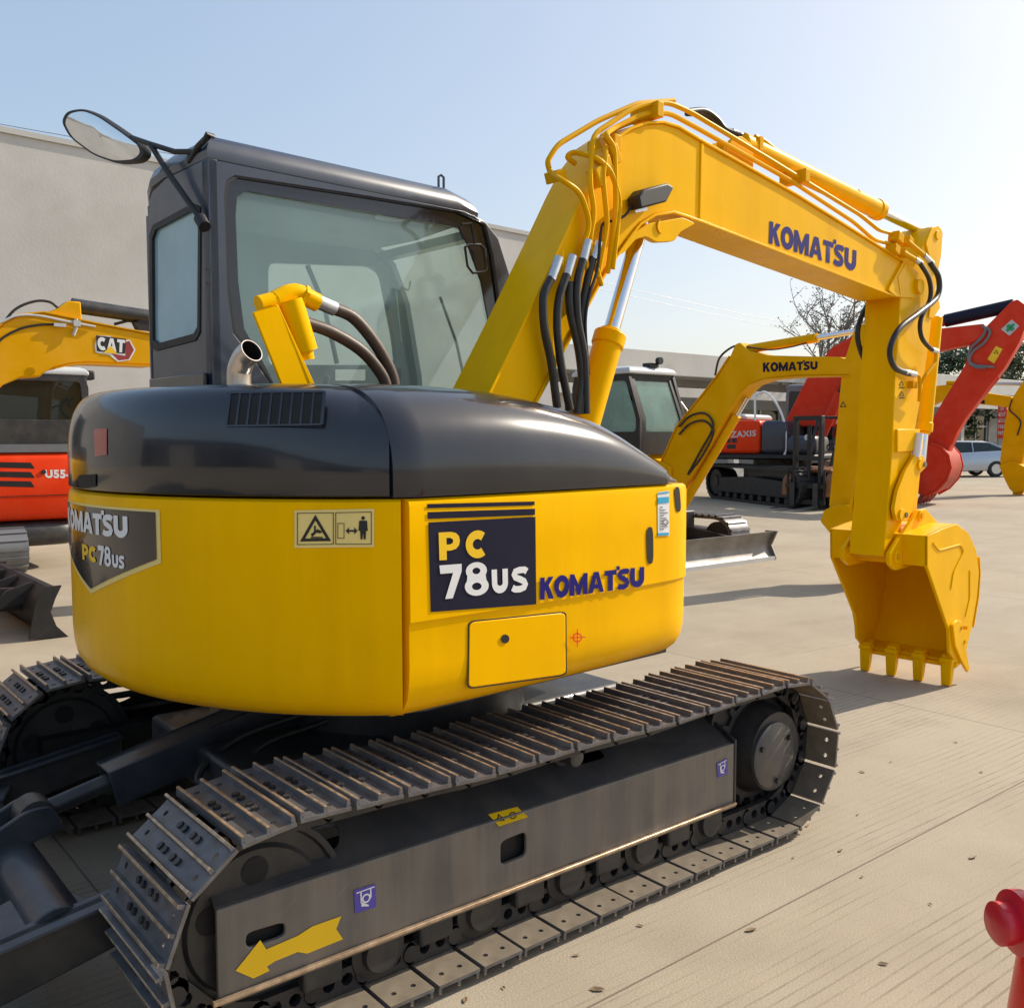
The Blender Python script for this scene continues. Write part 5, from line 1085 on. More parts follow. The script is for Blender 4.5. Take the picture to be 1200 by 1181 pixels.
def bg_cab(F, root, f0, f1, l0, l1, z0, z1, mat, gl, roofmat, rake=.22, post=.07):
    c = MB(F); tf = f1-rake
    prof = [(f0, z0), (f1, z0), (f1, z0+(z1-z0)*.42), (tf, z1-.05), (f0+.05, z1-.03), (f0, z1-.2)]
    def inset(k):
        m = Vector((sum(p[0] for p in prof)/6, sum(p[1] for p in prof)/6)); return [tuple(m+(Vector(p)-m)*k) for p in prof]
    win = rnd([(f0+post, z0+.30), ((f1-post), z0+.30), (f1-post, z0+(z1-z0)*.42), (tf-post*.6, z1-.14), (f0+post+.03, z1-.13)], .06)
    for y0, y1 in ((l0, l0+.05), (l1-.05, l1)): c.prism(prof, XZ, y0, y1, [win])
    for x0, x1, a, b_ in ((f0, f0+.05, z0, z0+.45), (f0, f0+.05, z1-.18, z1-.05), (f1-.06, f1, z0, z0+.30), (tf-.06, tf, z1-.14, z1-.05)): c.box(x0, x1, l0+.05, l1-.05, a, b_)
    for y in (l0+.05, l1-.05-post): 
        c.box(f0, f0+.05, y, y+post, z0+.45, z1-.18); c.strip([(f1, z0+.3), (f1, z0+(z1-z0)*.42), (tf, z1-.10)], .04, y, y+post, out=1)
    o = c.build('cab', mat, root, bevel=.02)
    b = MB(F); b.loft([[(x, y, z) for x, y in [(f0-.01+i, l0-.01+i), (tf+.03-i, l0-.01+i), (tf+.03-i, l1+.01-i), (f0-.01+i, l1+.01-i)]] for i, z in ((0, z1-.05), (0, z1-.01), (.03, z1+.03), (.1, z1+.055))]); b.build('cab_roof', roofmat, o, bevel=.015)
    for y in (l0+.02, l1-.03): b = MB(F); b.prism(win, XZ, y, y+.008); b.build('window', gl, o)
    b = MB(F); b.add([(f1-.02, l0+.05, z0+.3), (f1-.02, l1-.05, z0+.3), (f1-.02, l1-.05, z0+(z1-z0)*.42), (tf-.02, l1-.05, z1-.1), (tf-.02, l0+.05, z1-.1), (f1-.02, l0+.05, z0+(z1-z0)*.42)], [(0, 1, 2, 5), (5, 2, 3, 4)]); b.build('windscreen', gl, o)
    b = MB(F); b.box(f0+.02, f0+.028, l0+.05, l1-.05, z0+.45, z1-.18); b.build('rear_window', gl, o)
    m = (f0+f1)/2-.1; b = MB(F); b.box(m-.22, m+.22, (l0+l1)/2-.22, (l0+l1)/2+.22, z0+.05, z0+.5); b.prism([(m-.25, z0+.45), (m-.12, z0+.45), (m-.2, z0+1.1), (m-.32, z0+1.1)], XZ, (l0+l1)/2-.21, (l0+l1)/2+.21); b.build('operator_seat', M['seat'], o, bevel=.03)
    return o
def bg_bucket(F, root, px, y, wd, mat, teeth, yp=None, interior=False):
    pr = plate(F, px, yp if yp is not None else y-wd/2)
    b = MB(F); b.prism(pr, XZ, y-wd/2, y+wd/2); o = b.build('bucket', mat, root, bevel=.02)
    i = min(range(len(pr)), key=lambda k: pr[k][1]); lx, lz = pr[i]
    for k in range(teeth):
        yy = y-wd/2+.07+(wd-.14)*k/max(1, teeth-1); b = MB(F); b.loft([[(lx-.05, yy-.045, lz+.10), (lx+.05, yy-.045, lz+.10), (lx+.05, yy+.045, lz+.10), (lx-.05, yy+.045, lz+.10)], [(lx-.05, yy-.03, lz-.06), (lx-.01, yy-.03, lz-.06), (lx-.01, yy+.03, lz-.06), (lx-.05, yy+.03, lz-.06)]]); b.build('tooth', mat, o)
    return o
def hoseline(F, root, pts, y, r=.015, mat=None, name='hydraulic_hose'):
    return MB(F).tube([F.un(a, c, 'y', y) for a, c in pts], r, n=7, sm=6).build(name, mat or M['hose'], root)
def house(F, root, f0, f1, l0, l1, z0, z1, mat, r=.35, name='body', top=.06, rl=None):
    out = rnd([(f0, l0), (f1, l0), (f1, l1), (f0, l1)], [r, .12, .12, rl or r], 8); b = MB(F); c = Vector(((f0+f1)/2, (l0+l1)/2))
    def rg(i, z): return [((p[0]-c.x)*(1-i/(f1-f0)*2)+c.x, (p[1]-c.y)*(1-i/(l1-l0)*2)+c.y, z) for p in out]
    b.loft([rg(top*1.2, z0), rg(top*.3, z0+.04), rg(0, z0+.1), rg(0, z1-.12), rg(top*.4, z1-.04), rg(top*1.4, z1)]); return b.build(name, mat, root, ang=50)

# ---- second yellow excavator, nose towards us, blade down
KF = Frame((7.6, 6.0), -90)
K = thing('crawler_excavator', KF, 'smaller yellow excavator behind the bucket, with a steel blade and KOMATSU on its boom', 'excavator', 'parked excavators')
for l in (-.78, .78): bg_track(KF, K, l, .40, -1.25, 1.35, .56, M['shoe'], M['chassis'])
b = MB(KF); b.box(-.7, .7, -.6, .6, .3, .62); b.cyl((0, 0, .6), (0, 0, .74), .42, n=28); b.build('centre_frame', M['chassis'], K, bevel=.02)
b = MB(KF); sec = [(1.75-.09*(1-((k-4)/4)**2), .02+.36*k/8) for k in range(9)]
b.loft([[(x, y, z) for x, z in sec]+[(x-.03, y, z) for x, z in reversed(sec)] for y in (-.98, .98)]); bl_ = b.build('dozer_blade', M['bladesteel'], K)
b = MB(KF); b.box(1.742, 1.775, -.98, .98, .0, .05); b.build('blade_edge', M['lightgrey'], bl_)
for l in (-.99, .965): b = MB(KF); b.prism([(1.60, .02), (1.79, .02), (1.70, .2), (1.79, .385), (1.60, .385)], XZ, l, l+.025); b.build('end_plate', M['bladesteel'], bl_)
for l in (-.45, .4): b = MB(KF); b.prism([(.6, .3), (.6, .42), (1.65, .30), (1.65, .12)], XZ, l, l+.05); b.build('blade_arm', M['chassis'], K)
house(KF, K, -1.15, .45, -.95, .62, .76, 1.42, M['yellow2'], r=.6)
house(KF, K, -1.12, -.25, -.92, .60, 1.42, 1.68, M['black'], r=.5, name='hood')
bg_cab(KF, K, -.62, .68, -.50, .42, 1.40, 2.52, M['blacktrack'], M['greenglass'], M['lightgrey'])
b = MB(KF); b.box(.30, .44, -.05, .12, 2.57, 2.63); b.cyl((.44, .1, 2.66), (.5, .1, 2.66), .05, n=12); b.build('cab_lamp', M['rubber'], K)
b = MB(KF); b.tube([KF.un(797, 470, 'y', .42), KF.un(806, 482, 'y', .5), KF.un(808, 492, 'y', .5)], .012, n=6); b.build('grab_rail', M['ferrule'], K)
kb_ = -.1
b = MB(KF); b.prism([(.7, .7), (.98, .75), (1.0, 1.25), (.7, 1.35)], XZ, kb_-.16, kb_+.16); b.build('swing_bracket', M['yellow2'], K, bevel=.02)
kt = [(774, 572), (778, 550), (800, 500), (846, 443), (862, 418), (868, 404), (873, 402), (884, 412), (905, 417), (990, 419), (1004, 424)]
ko = [(1002, 440), (940, 441), (905, 444), (886, 450), (874, 461), (858, 485), (838, 520), (812, 562), (800, 580), (786, 586)]
kboom = box_arm(KF, K, 'boom', kt+ko, kb_, .22, M['yellow2'])
b = MB(KF); b.strip(plate(KF, kt[1:5], kb_), .012, kb_-.125, kb_+.125, out=1); b.strip(plate(KF, ko[0:8], kb_), .012, kb_-.125, kb_+.125, out=1); b.build('boom_flange', M['yellow2'], kboom)
b = MB(KF); logo_on(b, [(894, 425), (958, 423.5), (958, 433), (894, 436)], planeS(KF, 'y', kb_-.113)); b.build('boom_lettering', M['navy'], kboom)
hoseline(KF, K, [(838, 440), (843, 420), (856, 408), (868, 404)], kb_-.08, .014)
small_jack(KF, K, 'arm_cylinder', KF.un(878, 409, 'y', kb_), KF.un(1012, 387, 'y', kb_), .055, .032, .62, M['yellow2'])
small_jack(KF, K, 'boom_cylinder', KF.un(793, 606, 'y', kb_), KF.un(876, 466, 'y', kb_), .055, .03, .86, M['yellow2'])
b = MB(KF); b.cyl(KF.un(800, 505, 'y', kb_-.115), KF.un(800, 505, 'y', kb_+.115), .05, n=14); b.build('boom_pin', M['yellow2'], kboom)
for off in (0, 9): hoseline(KF, K, [(796, 500+off), (808, 488+off), (824, 484+off), (834, 492+off), (834, 505+off), (820, 530+off), (806, 556)], kb_-.14, .014)
hoseline(KF, K, [(872, 406), (900, 410), (925, 407), (945, 402)], kb_-.06, .009)
karm = box_arm(KF, K, 'arm', [(996, 420), (1008, 382), (1022, 380), (1026, 420), (1018, 500), (1008, 600), (996, 612), (979, 605), (977, 590), (984, 520), (991, 445)], kb_, .20, M['yellow2'])
b = MB(KF); tri(b, planeS(KF, 'y', kb_-.103), (988, 470), (992, 477), (984, 477), .2); b.build('warning_sticker', M['black_ink'], karm)
bg_bucket(KF, K, [(975, 597), (990, 590), (1010, 592), (1030, 605), (1036, 630), (1028, 660), (1012, 676), (1004, 682), (990, 640), (984, 626), (971, 610)], kb_, .55, M['yellow2'], 4, yp=kb_-.1)
small_jack(KF, K, 'bucket_cylinder', KF.un(1026, 430, 'y', kb_), KF.un(1016, 580, 'y', kb_), .045, .025, .7, M['yellow2'])

# ---- red excavator further back, its boom swung to the right
RF = Frame((19.2, 11.6), -75); RT = Frame((18.7, 10.7), -113.6)
Rr = thing('crawler_excavator', RF, 'big orange red excavator behind the forklift, red arm reaching down to its red bucket', 'excavator', 'parked excavators')
for l in (-1.15, 1.15): bg_track(RT, Rr, l, .6, -2.3, 2.3, .92, M['blacktrack'], M['blacktrack'], pads=40)
b = MB(RT); b.box(-1.1, 1.1, -1.0, 1.0, .5, .85); b.build('centre_frame', M['chassis'], Rr, bevel=.03); MB(RF).cyl((0, 0, .7), (0, 0, 1.1), .75, n=28).build('slewing_ring', M['chassis'], Rr)
house(RF, Rr, -2.75, 1.3, -1.32, 1.32, 1.06, 1.22, M['blacktrack'], r=.5, name='body_frame')
house(RF, Rr, -2.75, -.10, -1.33, 1.33, 1.22, 2.06, M['orange'], r=.7)
house(RF, Rr, -.08, .55, -1.33, .1, 1.22, 2.04, M['navygrey'], r=.08, name='tool_box')
house(RF, Rr, .57, 1.3, -1.32, -.25, 1.22, 1.66, M['navygrey'], r=.08, name='fuel_tank')
house(RF, Rr, -2.3, -.6, -1.0, .9, 2.06, 2.22, M['lightgrey'], r=.2, name='engine_cover')
bg_cab(RF, Rr, -.05, 1.25, .3, 1.3, 1.25, 2.95, M['grey'], M['darkglass'], M['grey'])
S = planeS(RF, 'y', -1.336); b = MB(RF); text_on(b, 'ZAXIS', [(856, 505.5), (886, 504), (886, 511), (856, 513)], S, .03); b.build('maker_lettering', M['lightgrey'], Rr)
b = MB(RF)
for a, c, wd in ((850, 514, 6), (857.5, 514, 6), (852, 521, 10)): patch(b, [(a, c), (a+wd, c-.3), (a+wd, c+4.7), (a, c+5)], S, 1, 1)
b.build('model_marking', M['black_ink'], Rr)
b = MB(RF); patch(b, [(839, 523), (845, 523), (845, 530), (839, 530)], S, 1, 1); b.build('sticker', M['lightgrey'], Rr)
b = MB(RF); b.tube([RF.un(a, c, 'y', -1.25) for a, c in [(885, 497), (885, 466), (890, 461), (898, 460), (908, 470), (916, 485), (920, 502), (921, 525), (918, 537)]], .03, n=8, sm=5); b.build('hand_rail', M['white'], Rr)
rt = [(912, 500), (925, 492), (950, 442), (978, 408), (1005, 393), (1040, 389), (1091, 387.5), (1155, 380.5)]
ro = [(1160, 396), (1139, 404), (1101, 412), (1050, 418), (1020, 426), (1003, 445), (986, 470), (975, 500)]
rboom = box_arm(RF, Rr, 'boom', rt+ro, 0, .5, M['red'], bev=.03)
small_jack(RF, Rr, 'boom_cylinder', RF.un(962, 512, 'y', -.4), RF.un(1000, 425, 'y', -.4), .13, .07, .6, M['red'], M['rubber']); small_jack(RF, Rr, 'boom_cylinder', RF.un(980, 512, 'y', .4), RF.un(1018, 425, 'y', .4), .13, .07, .6, M['red'], M['rubber'])
small_jack(RF, Rr, 'arm_cylinder', RF.un(1010, 398, 'y', 0), RF.un(1188, 358, 'y', 0), .12, .15, .57, M['red'], M['navy'])
b = MB(RF); g_ = planeS(RF, 'y', -.254); ring_on(b, g_, (1095, 402), 1.5, 5); b.build('boom_emblem', M['navy'], rboom)
rarm = box_arm(RF, Rr, 'arm', [(1186, 355), (1194, 352), (1203, 358), (1203, 384), (1196, 402), (1179, 431), (1152, 466), (1133, 491), (1118, 516), (1112, 535), (1090, 545), (1080, 535), (1082, 514), (1100, 482), (1133, 428), (1139, 404), (1160, 381)], 0, .42, M['red'], bev=.03)
S = planeS(RF, 'y', -.215); b = MB(RF); dq = [(1173, 386), (1185.5, 374.5), (1194.5, 382), (1183, 393.5)]; patch(b, dq, S, 1, 1); st = b.build('safety_sign', M['lightgrey'], rarm)
b = MB(RF); g = on_surface(planeS(RF, 'y', -.22), quadmap(dq))
for k in range(4):
    a = k*PI/2; u = Vector((math.cos(a), math.sin(a))); v = Vector((-u.y, u.x)); c = Vector((.5, .5)); pts = [c+v*.07, c+u*.2+v*.17, c+u*.38+v*.1, c+u*.38-v*.1, c+u*.2-v*.17, c-v*.07]; b.add([g(*p) for p in pts], [tuple(range(6))])
b.build('cross_mark', M['green'], st)
b = MB(RF); patch(b, [(1167, 405.5), (1175, 409), (1165, 426), (1157, 421)], S, 1, 1); st = b.build('caution_sticker', M['decalyellow'], rarm)
b = MB(RF); tri(b, planeS(RF, 'y', -.22), (1168, 410), (1170, 415), (1164, 414), .2); b.build('pictogram', M['black_ink'], st)
for L_ in ([(1156, 383), (1160, 390), (1153, 402), (1140, 412), (1136, 424), (1143, 430), (1155, 431)], [(1150, 381), (1155, 386), (1150, 396), (1138, 408), (1135, 420), (1142, 428), (1165, 430)]): hoseline(RF, rarm, L_, -.27, .03, M['grey'])
small_jack(RF, Rr, 'bucket_cylinder', RF.un(1168, 440, 'y', 0), RF.un(1124, 492, 'y', 0), .10, .06, .8, M['red'], M['rubber'])
b = MB(RF); b.prism(plate(RF, [(1126, 486), (1130, 492), (1118, 520), (1110, 528), (1108, 520)], 0), XZ, -.2, .2); b.build('bucket_link', M['red'], Rr, bevel=.02)
rbk = bg_bucket(RF, Rr, [(1076, 528), (1090, 521), (1101, 524), (1110, 534), (1113, 548), (1108, 562), (1097, 574), (1084, 581), (1076, 579), (1072, 560)], .10, 1.35, M['red'], 0, yp=-.57)
for k in range(5):
    yy = -.50+1.2*k/4; q0, q1 = RF.un(1083, 577, 'y', -.57), RF.un(1074, 591.5, 'y', -.57); d = (q1-q0); n_ = Vector((-d.z, 0, d.x)).normalized()
    b = MB(RF); b.loft([[Vector((q.x, yy, q.z))+n_*a*h+Vector((0, c*wd, 0)) for a, c in ((-1, -1), (1, -1), (1, 1), (-1, 1))] for q, h, wd in ((q0, .06, .07), (q0+d*.5, .05, .055), (q1, .012, .04))]); b.build('tooth', M['redworn'], rbk)
rbp = RF.side([(1101, 524), (1110, 534), (1113, 548), (1108, 562), (1097, 574)], -.57); b = MB(RF); b.strip(rbp, .03, -.50, .70, out=1); b.build('wear_band', M['redworn'], Rr)
for l in (-.585, .755): b = MB(RF); b.strip(RF.side([(1090, 521), (1101, 524), (1110, 534), (1113, 548), (1108, 562), (1097, 574), (1084, 581)], -.57), .05, l, l+.03, out=1); b.build('side_rim', M['red'], Rr)

# ---- forklift parked by the red machine's tracks
FF = Frame((17.4+.52, 9.62-.42), 182)
Fk = thing('forklift', FF, 'black and rusty orange forklift parked in front of the red excavator, its mast upright', 'forklift')
b = MB(FF)
for x, r, l in ((.8, .37, .5), (.8, .37, -.5), (-.9, .30, .5), (-.9, .30, -.5)):
    b = MB(FF); b.lathe((x, l-.11, r), (0, 1, 0), [(0, r*.55), (.0, r*.9), (.03, r), (.19, r), (.22, r*.9), (.22, r*.55)], 28); wh = b.build('wheel', M['rubber'], Fk)
    b = MB(FF); b.lathe((x, l-.115, r), (0, 1, 0), [(0, .05), (0.0, r*.3), (.03, r*.5), (.0, r*.56), (.23, r*.56), (.2, r*.5), (.23, r*.3), (.23, .05)], 20); b.build('wheel_rim', M['navygrey'], wh)
b = MB(FF); b.prism([(-1.5, .35), (-1.2, .18), (.35, .18), (.42, .6), (.75, .82), (1.1, .82), (1.1, .9), (.3, .95), (-.1, .75), (-.3, 1.05), (-1.45, 1.15), (-1.55, .8)], XZ, -.5, .5); b.build('body', M['brown'], Fk, bevel=.03)
for l in (-.62, .42): b = MB(FF); b.prism([(.36, .3), (.40, .6), (.6, .8), (1.0, .8), (1.22, .6), (1.26, .3), (1.32, .3), (1.28, .66), (1.04, .88), (.56, .88), (.34, .64), (.30, .3)], XZ, l, l+.2); b.build('mudguard', M['brown'], Fk, bevel=.015)
b = MB(FF); b.box(-1.62, -1.1, -.52, .52, .4, 1.1); b.build('counterweight', M['chassis'], Fk, bevel=.08)
for l in (-.36, .28):
    b = MB(FF); b.box(1.16, 1.30, l, l+.08, .06, 2.1); b.build('mast_rail', M['rubber'], Fk, bevel=.01)
b = MB(FF); b.box(1.17, 1.28, -.28, .28, 2.0, 2.1); b.box(1.17, 1.28, -.28, .28, 1.1, 1.2); b.cyl((1.2, 0, .1), (1.2, 0, 1.9), .05, n=12); b.build('mast_frame', M['rubber'], Fk)
b = MB(FF); b.box(1.31, 1.36, -.5, .5, .12, .22); b.box(1.31, 1.36, -.5, .5, .48, .58)
for l in (-.48, .45): b.box(1.31, 1.34, l, l+.04, .22, .9)
b.build('fork_carriage', M['rubber'], Fk)
for l in (-.35, .23): b = MB(FF); b.prism([(1.36, .05), (2.2, .05), (2.2, .065), (1.41, .10), (1.41, .6), (1.36, .6)], XZ, l, l+.12); b.build('fork', M['chassis'], Fk)
b = MB(FF)
for l in (-.48, .43): b.tube([(.42, l, .9), (.30, l, 1.5), (.05, l, 2.08), (-1.0, l, 2.1), (-1.2, l, 1.1)], .035, n=8, fil=.1)
for k in range(7): b.box(-.95+k*.15, -.91+k*.15, -.48, .43, 2.07, 2.11)
b.build('overhead_guard', M['rubber'], Fk)
b = MB(FF); b.box(-.65, -.2, -.25, .25, .95, 1.12); b.prism([(-.62, 1.1), (-.5, 1.1), (-.62, 1.6), (-.72, 1.6)], XZ, -.24, .24); b.build('driver_seat', M['seat'], Fk, bevel=.03)
b = MB(FF); ring = [(.12+.10*math.cos(a), .19*math.sin(a), 1.36+.12*math.cos(a)) for a in [2*PI*k/16 for k in range(17)]]; b.tube(ring, .015, n=6); b.tube([(.12, 0, 1.36), (.3, 0, .95)], .03, n=8); b.build('steering_wheel', M['rubber'], Fk)
for l in (-.5, .44): b = MB(FF); b.cyl((.44, l, 1.62), (.5, l, 1.62), .07, n=14); b.build('headlight', M['lightgrey'], Fk)

# ---- yellow excavator at the right edge
YF = Frame((25.8, 12.6), -90)
Y = thing('crawler_excavator', YF, 'distant yellow excavator at the right edge, arm hanging in front of the red notice board', 'excavator', 'parked excavators')
for l in (-.95, .95): bg_track(YF, Y, l, .45, -1.5, 1.5, .66, M['blacktrack'], M['blacktrack'])
b = MB(YF); b.box(-.8, .8, -.8, .8, .4, .7); b.cyl((0, 0, .65), (0, 0, .85), .5, n=24); b.build('centre_frame', M['chassis'], Y)
house(YF, Y, -1.4, .9, -1.1, 1.1, .85, 1.6, M['yellow2'], r=.6); house(YF, Y, -1.35, -.3, -1.05, 1.05, 1.6, 1.85, M['black'], r=.5, name='hood')
bg_cab(YF, Y, -.7, .8, .1, 1.05, 1.5, 2.75, M['cabgrey'], M['darkglass'], M['cabgrey'])
yb_ = box_arm(YF, Y, 'boom', [(1062, 530), (1064, 485), (1072, 458), (1080, 454.5), (1113, 451), (1161, 461), (1188, 465), (1190, 480), (1180, 477), (1163, 475), (1104, 470), (1088, 477), (1080, 500), (1074, 530)], 0, .3, M['yellow2'])
small_jack(YF, Y, 'arm_cylinder', YF.un(1110, 449, 'y', 0), YF.un(1205, 450, 'y', 0), .07, .05, .55, M['yellow2'], M['lightgrey'])
box_arm(YF, Y, 'arm', [(1185, 472), (1196, 455), (1206, 440), (1215, 446), (1210, 500), (1198, 550), (1176, 548), (1174, 540), (1180, 494)], 0, .26, M['yellow2'])
hoseline(YF, Y, [(1186, 468), (1183, 480), (1190, 487), (1196, 495), (1192, 510)], -.16, .02)
b = MB(YF); S = planeS(YF, 'y', -.156); patch(b, [(1145, 467.5), (1154, 469), (1154, 473.5), (1145, 472)], S, 1, 1); b.build('boom_emblem', M['navy'], yb_)
bg_bucket(YF, Y, [(1174, 545), (1190, 540), (1206, 548), (1212, 562), (1204, 574), (1192, 578), (1186, 572), (1180, 560)], 0, .6, M['yellow2'], 4, yp=-.1)

# ---- machine on the left whose boom crosses in front of the wall
CF = Frame((-2.2, 6.0), 0)
Ct = thing('crawler_excavator', CF, 'yellow excavator on the left, CAT on its level boom, black blade on the ground', 'excavator', 'parked excavators')
for l in (-.78, .78): bg_track(CF, Ct, l, .40, -1.3, 1.25, .58, M['rubber'], M['chassis'])
b = MB(CF); b.box(-.7, .7, -.6, .6, .3, .62); b.cyl((0, 0, .6), (0, 0, .76), .42, n=28); b.build('centre_frame', M['chassis'], Ct, bevel=.02)
b = MB(CF); sec = [(2.08-.11*(1-((k-4)/4)**2), .0+.42*k/8) for k in range(9)]
b.loft([[(x, y, z) for x, z in sec]+[(x-.05, y, z) for x, z in reversed(sec)] for y in (-1.0, 1.0)]); cb = b.build('dozer_blade', M['blacktrack'], Ct)
for l in (-1.012, .988): b = MB(CF); b.prism([(1.86, .02), (2.16, .0), (2.07, .1), (2.03, .22), (2.07, .33), (2.12, .43), (2.0, .43), (1.92, .3)], XZ, l, l+.024); b.build('end_plate', M['blacktrack'], cb)
for l in (-.45, .39): b = MB(CF); b.prism([(.6, .28), (.6, .42), (1.95, .36), (1.95, .16)], XZ, l, l+.06); b.build('blade_arm', M['chassis'], Ct)
for k, l in enumerate((-.55, 0, .5)): b = MB(CF); b.prism([(1.65, .20), (2.0, .26), (2.0, .42), (1.8, .36)], XZ, l-.03, l+.03); b.build('blade_gusset', M['blacktrack'], cb)
house(CF, Ct, -1.2, .8, -.97, .97, .78, 1.5, M['catyellow'], r=.6); house(CF, Ct, -1.15, -.3, -.92, .92, 1.5, 1.75, M['black'], r=.5, name='hood')
bg_cab(CF, Ct, -.62, .7, -.3, .75, 1.42, 2.55, M['cabgrey'], M['darkglass'], M['cabgrey'])
ctp = [(-75, 520), (-50, 455), (-22, 405), (0, 380.5), (17.5, 371), (47, 368), (76, 374), (109, 381), (172, 393), (252, 407), (266, 418)]
cbt = [(262, 440), (240, 436), (172, 429), (97, 426), (78, 427.5), (60, 432), (49, 437), (43, 442.5), (21, 443.5), (0, 452), (-18, 470), (-40, 530)]
cboom = box_arm(CF, Ct, 'boom', ctp+cbt, 0, .24, M['catyellow'])
b = MB(CF); b.strip(plate(CF, ctp[2:], 0), .012, -.135, .135, out=1); b.strip(plate(CF, cbt[2:6], 0), .012, -.135, .135, out=1); b.build('boom_flange', M['catyellow'], cboom)
b = MB(CF); b.prism(plate(CF, [(46, 369), (66, 362), (77, 354), (91.5, 355), (93, 378)], 0), XZ, -.09, .09); b.build('cylinder_lug', M['catyellow'], cboom, bevel=.012)
small_jack(CF, Ct, 'arm_cylinder', CF.un(84, 358, 'y', 0), CF.un(264, 385, 'y', 0), .068, .035, .62, M['chassis'])
hoseline(CF, Ct, [(-10, 400), (9, 372), (22, 360), (42, 353), (58, 354), (68, 361)], -.06, .012)
hoseline(CF, Ct, [(-12, 422), (0, 399), (22, 386), (45, 381), (70, 380)], -.128, .010, M['rubber'])
hoseline(CF, Ct, [(0, 378), (20, 370), (45, 370), (80, 377), (112, 383)], -.14, .010, M['lightgrey'], 'hydraulic_line')
b = MB(CF); b.tube([CF.un(89, 374, 'y', -.15), CF.un(91, 380, 'y', -.15), CF.un(86, 393, 'y', -.15)], .014, n=6); b.obox(CF.un(90, 379, 'y', -.15), (.03, 0, 0), (0, .015, 0), (0, 0, .025)); b.obox(CF.un(70, 381, 'y', -.14), (.05, 0, 0), (0, .015, 0), (0, 0, .015)); b.build('line_fitting', M['lightgrey'], cboom)
b = MB(CF); b.prism(plate(CF, [(156, 378), (172, 372), (185, 378), (178, 388), (160, 386)], 0), XZ, -.05, .05); b.tube([CF.un(134, 380, 'y', 0), CF.un(150, 376, 'y', 0), CF.un(165, 378, 'y', 0)], .014, n=6); b.build('boom_lamp', M['rubber'], cboom)
b = MB(CF); b.cyl(CF.un(36, 435, 'y', -.128), CF.un(36, 435, 'y', -.12), .035, n=14); b.build('boom_pin', M['catyellow'], cboom)
b = MB(CF); polyon(b, [(130, 403), (152, 398), (159, 410), (152, 422), (138, 424), (128, 416), (112, 413), (111, 405), (114, 393), (130, 394)], planeS(CF, 'y', -.1235)); plq = b.build('maker_plate', M['white'], cboom)
b = MB(CF); polyon(b, [(147, 401), (151.5, 399.5), (157, 410), (151, 421), (139, 422.5), (131, 414.5), (147, 417)], planeS(CF, 'y', -.1245)); b.build('hexagon_mark', mk('brick_red_vinyl', (.30, .035, .03), .4), plq)
def cat_on(q, off, t, mat):
    mb = MB(CF); vs, fs = blocktext('CAT', .05, t); g_ = on_surface(planeS(CF, 'y', off), quadmap(q)); mb.add([g_(u, v) for u, v in vs], fs); mb.build('maker_lettering', mat, plq)
b = MB(CF); patch(b, [(112.6, 393), (147.6, 397.2), (146.6, 414.6), (113.6, 411.6)], planeS(CF, 'y', -.1265), 1, 1); b.build('plate_shade', M['black_ink'], plq); cat_on([(113.8, 394.4), (146.8, 398.6), (145.8, 413.4), (114.8, 410.2)], -.1275, .30, M['white'])
b = MB(CF); polyon(b, [(121, 413.5), (130, 405.5), (137.5, 414.5)], planeS(CF, 'y', -.129)); b.build('triangle_mark', M['decalyellow'], plq)
box_arm(CF, Ct, 'arm', [(256, 395), (268, 390), (276, 400), (272, 440), (264, 560), (250, 566), (244, 556), (254, 430)], 0, .2, M['catyellow'])
bg_bucket(CF, Ct, [(240, 560), (262, 556), (278, 568), (284, 590), (278, 625), (262, 642), (256, 640), (248, 605)], 0, .55, M['catyellow'], 4, yp=0)

# ---- orange red mini excavator at the left edge
OF = Frame((0.15, 10.5), 180); OT = Frame((-.36, 10.7), 90)
O = thing('crawler_excavator', OF, 'orange red mini excavator at the left edge, U55-4 on its flank', 'excavator', 'parked excavators')
for l in (-.78, .78): bg_track(OT, O, l, .40, -1.45, 1.2, .54, M['grey'], M['chassis'])
b = MB(OT); b.box(-.7, .7, -.6, .6, .25, .55); b.cyl((0, 0, .5), (0, 0, .64), .42, n=28); b.build('centre_frame', M['chassis'], O, bevel=.02)
house(OF, O, -1.25, 1.0, -1.0, 1.05, .62, 1.48, M['orange'], r=.75, top=.1, rl=.2)
house(OF, O, -1.22, .98, -.97, 1.03, 1.46, 1.58, M['grey'], r=.7, name='hood', top=.14, rl=.25)
house(OF, O, -1.2, .9, -.9, 1.02, .30, .60, M['chassis'], r=.4, name='body_frame')
house(OF, O, -.12, 1.02, .4, 1.08, .62, .93, M['chassis'], r=.12, name='step_panel')
S = planeS(OF, 'y', 1.0518)
b = MB(OF)
for k in range(3): patch(b, [(-30, 541+k*11), (36, 542+k*11), (41, 549+k*11), (-30, 547+k*11)], S, 1, 1)
b.build('vent_slot', M['dark'], O)
b = MB(OF); text_on(b, 'U55-4', [(52, 550.5), (90, 550), (90, 561), (53, 560)], S, .05); b.build('model_lettering', M['white'], O)
b = MB(OF); b.cyl(S(51, 553), S(51, 553)+Vector((0, .01, 0)), .028, n=14); b.build('filler_cap', M['rubber'], O)
b = MB(OF); b.box(-1.25, .2, 1.052, 1.058, .925, .932); b.build('panel_seam', M['dark'], O)
bg_cab(OF, O, -1.28, .55, .05, 1.0, 1.56, 2.47, M['chassis'], M['darkglass'], M['lightgrey'], rake=.75)
b = MB(OF); b.box(-1.42, -1.25, .6, .8, 2.38, 2.5); b.build('cab_lamp', M['rubber'], O, bevel=.02)

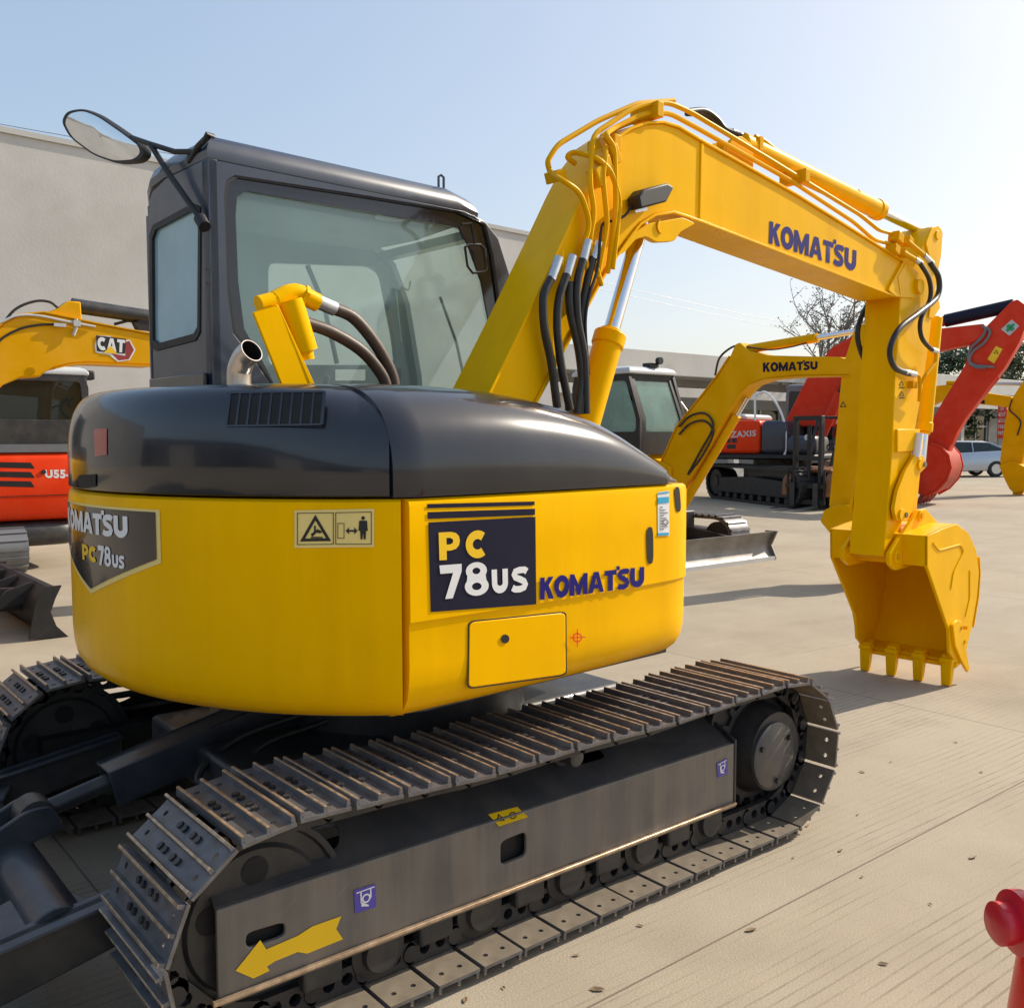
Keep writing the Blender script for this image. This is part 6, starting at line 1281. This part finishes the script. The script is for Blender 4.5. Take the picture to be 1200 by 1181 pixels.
# ---- silver car far right
c0 = WORLD.un(1160, 558, 'z', 0); AF = Frame((c0.x-1.6*.8, c0.y+1.6*.62), 141)
A_ = thing('parked_car', AF, 'silver saloon car parked at the far right behind the red bucket', 'car')
def carring(f, zb, zs, zt, w0, w1, w2): return [(f, -w0, zb), (f, -w1, zs), (f, -w2, zt), (f, w2, zt), (f, w1, zs), (f, w0, zb)]
b = MB(AF); b.loft([carring(-2.35, .45, .75, .95, .72, .80, .70), carring(-2.2, .30, .75, 1.05, .80, .88, .76), carring(-1.5, .26, .78, 1.06, .86, .91, .80), carring(0, .24, .74, .98, .88, .91, .82), carring(1.2, .26, .70, .94, .86, .90, .78), carring(2.0, .30, .62, .82, .80, .86, .70), carring(2.35, .40, .58, .70, .66, .72, .60)]); b.build('body', M['silver'], A_, ang=50, bevel=.03)
b = MB(AF); b.loft([[(-2.0, -.74, 1.04), (1.15, -.78, .96), (1.15, .78, .96), (-2.0, .74, 1.04)], [(-1.15, -.60, 1.40), (.15, -.62, 1.42), (.15, .62, 1.42), (-1.15, .60, 1.40)]]); b.build('glasshouse', M['darkglass'], A_)
b = MB(AF); b.loft([[(-1.25, -.62, 1.385), (.25, -.64, 1.40), (.25, .64, 1.40), (-1.25, .62, 1.385)], [(-1.0, -.5, 1.46), (.05, -.52, 1.47), (.05, .52, 1.47), (-1.0, .5, 1.46)]]); b.tube([(-2.0, -.75, 1.04), (-1.2, -.62, 1.39)], .04, n=6); b.tube([(-2.0, .75, 1.04), (-1.2, .62, 1.39)], .04, n=6); b.tube([(1.15, .78, .97), (.2, .63, 1.41)], .03, n=6); b.tube([(1.15, -.78, .97), (.2, -.63, 1.41)], .03, n=6); b.tube([(-.5, .79, 1.0), (-.5, .63, 1.41)], .03, n=6); b.build('roof', M['silver'], A_)
for x in (-1.4, 1.35):
    for l in (-.82, .82):
        b = MB(AF); b.cyl((x, l-.1, .33), (x, l+.1, .33), .33, n=24); wh = b.build('wheel', M['tyre'], A_, bevel=.03); MB(AF).cyl((x, l-.105, .33), (x, l+.105, .33), .2, n=18).build('wheel_rim', M['ferrule'], wh)
for l in (-.8, .55): b = MB(AF); b.box(-2.36, -2.1, l, l+.26, .80, .94); b.build('tail_light', M['taillight'], A_, bevel=.02)
b = MB(AF); b.box(-2.4, -2.15, -.7, .7, .33, .5); b.build('rear_bumper', M['rubber'], A_, bevel=.03)

# ---- red notice board on its posts
s0 = ground_at(1172, 47); SF = Frame(s0, -52+0)
Sg = thing('notice_board', SF, 'red notice board with rows of white characters beyond the yellow arm', 'sign')
zt, zb = 1.62+(515-477.5)*47/FOC, 1.62+(515-517)*47/FOC
b = MB(SF); b.box(-.03, .03, -.55, .85, zb, zt); b.build('board', M['red'], Sg, bevel=.01)
b = MB(SF); rn = random.Random(2)
for rw_ in range(5):
    for cc in range(4 if rw_ else 2):
        y0 = .66-cc*.32-(.32 if rw_ == 0 else 0); z0 = zt-.28-rw_*.30
        for _ in range(3): h_ = rn.uniform(0, .18); b.box(-.036, -.031, y0-.22, y0, z0+h_, z0+h_+.03)
        for _ in range(2): h_ = rn.uniform(0, .19); b.box(-.0375, -.032, y0-h_-.03, y0-h_, z0, z0+.2)
b.build('characters', M['white'], Sg)
for l in (-.5, .76): MB(SF).box(-.03, .03, l, l+.05, 0, zb).build('post', M['grey'], Sg)
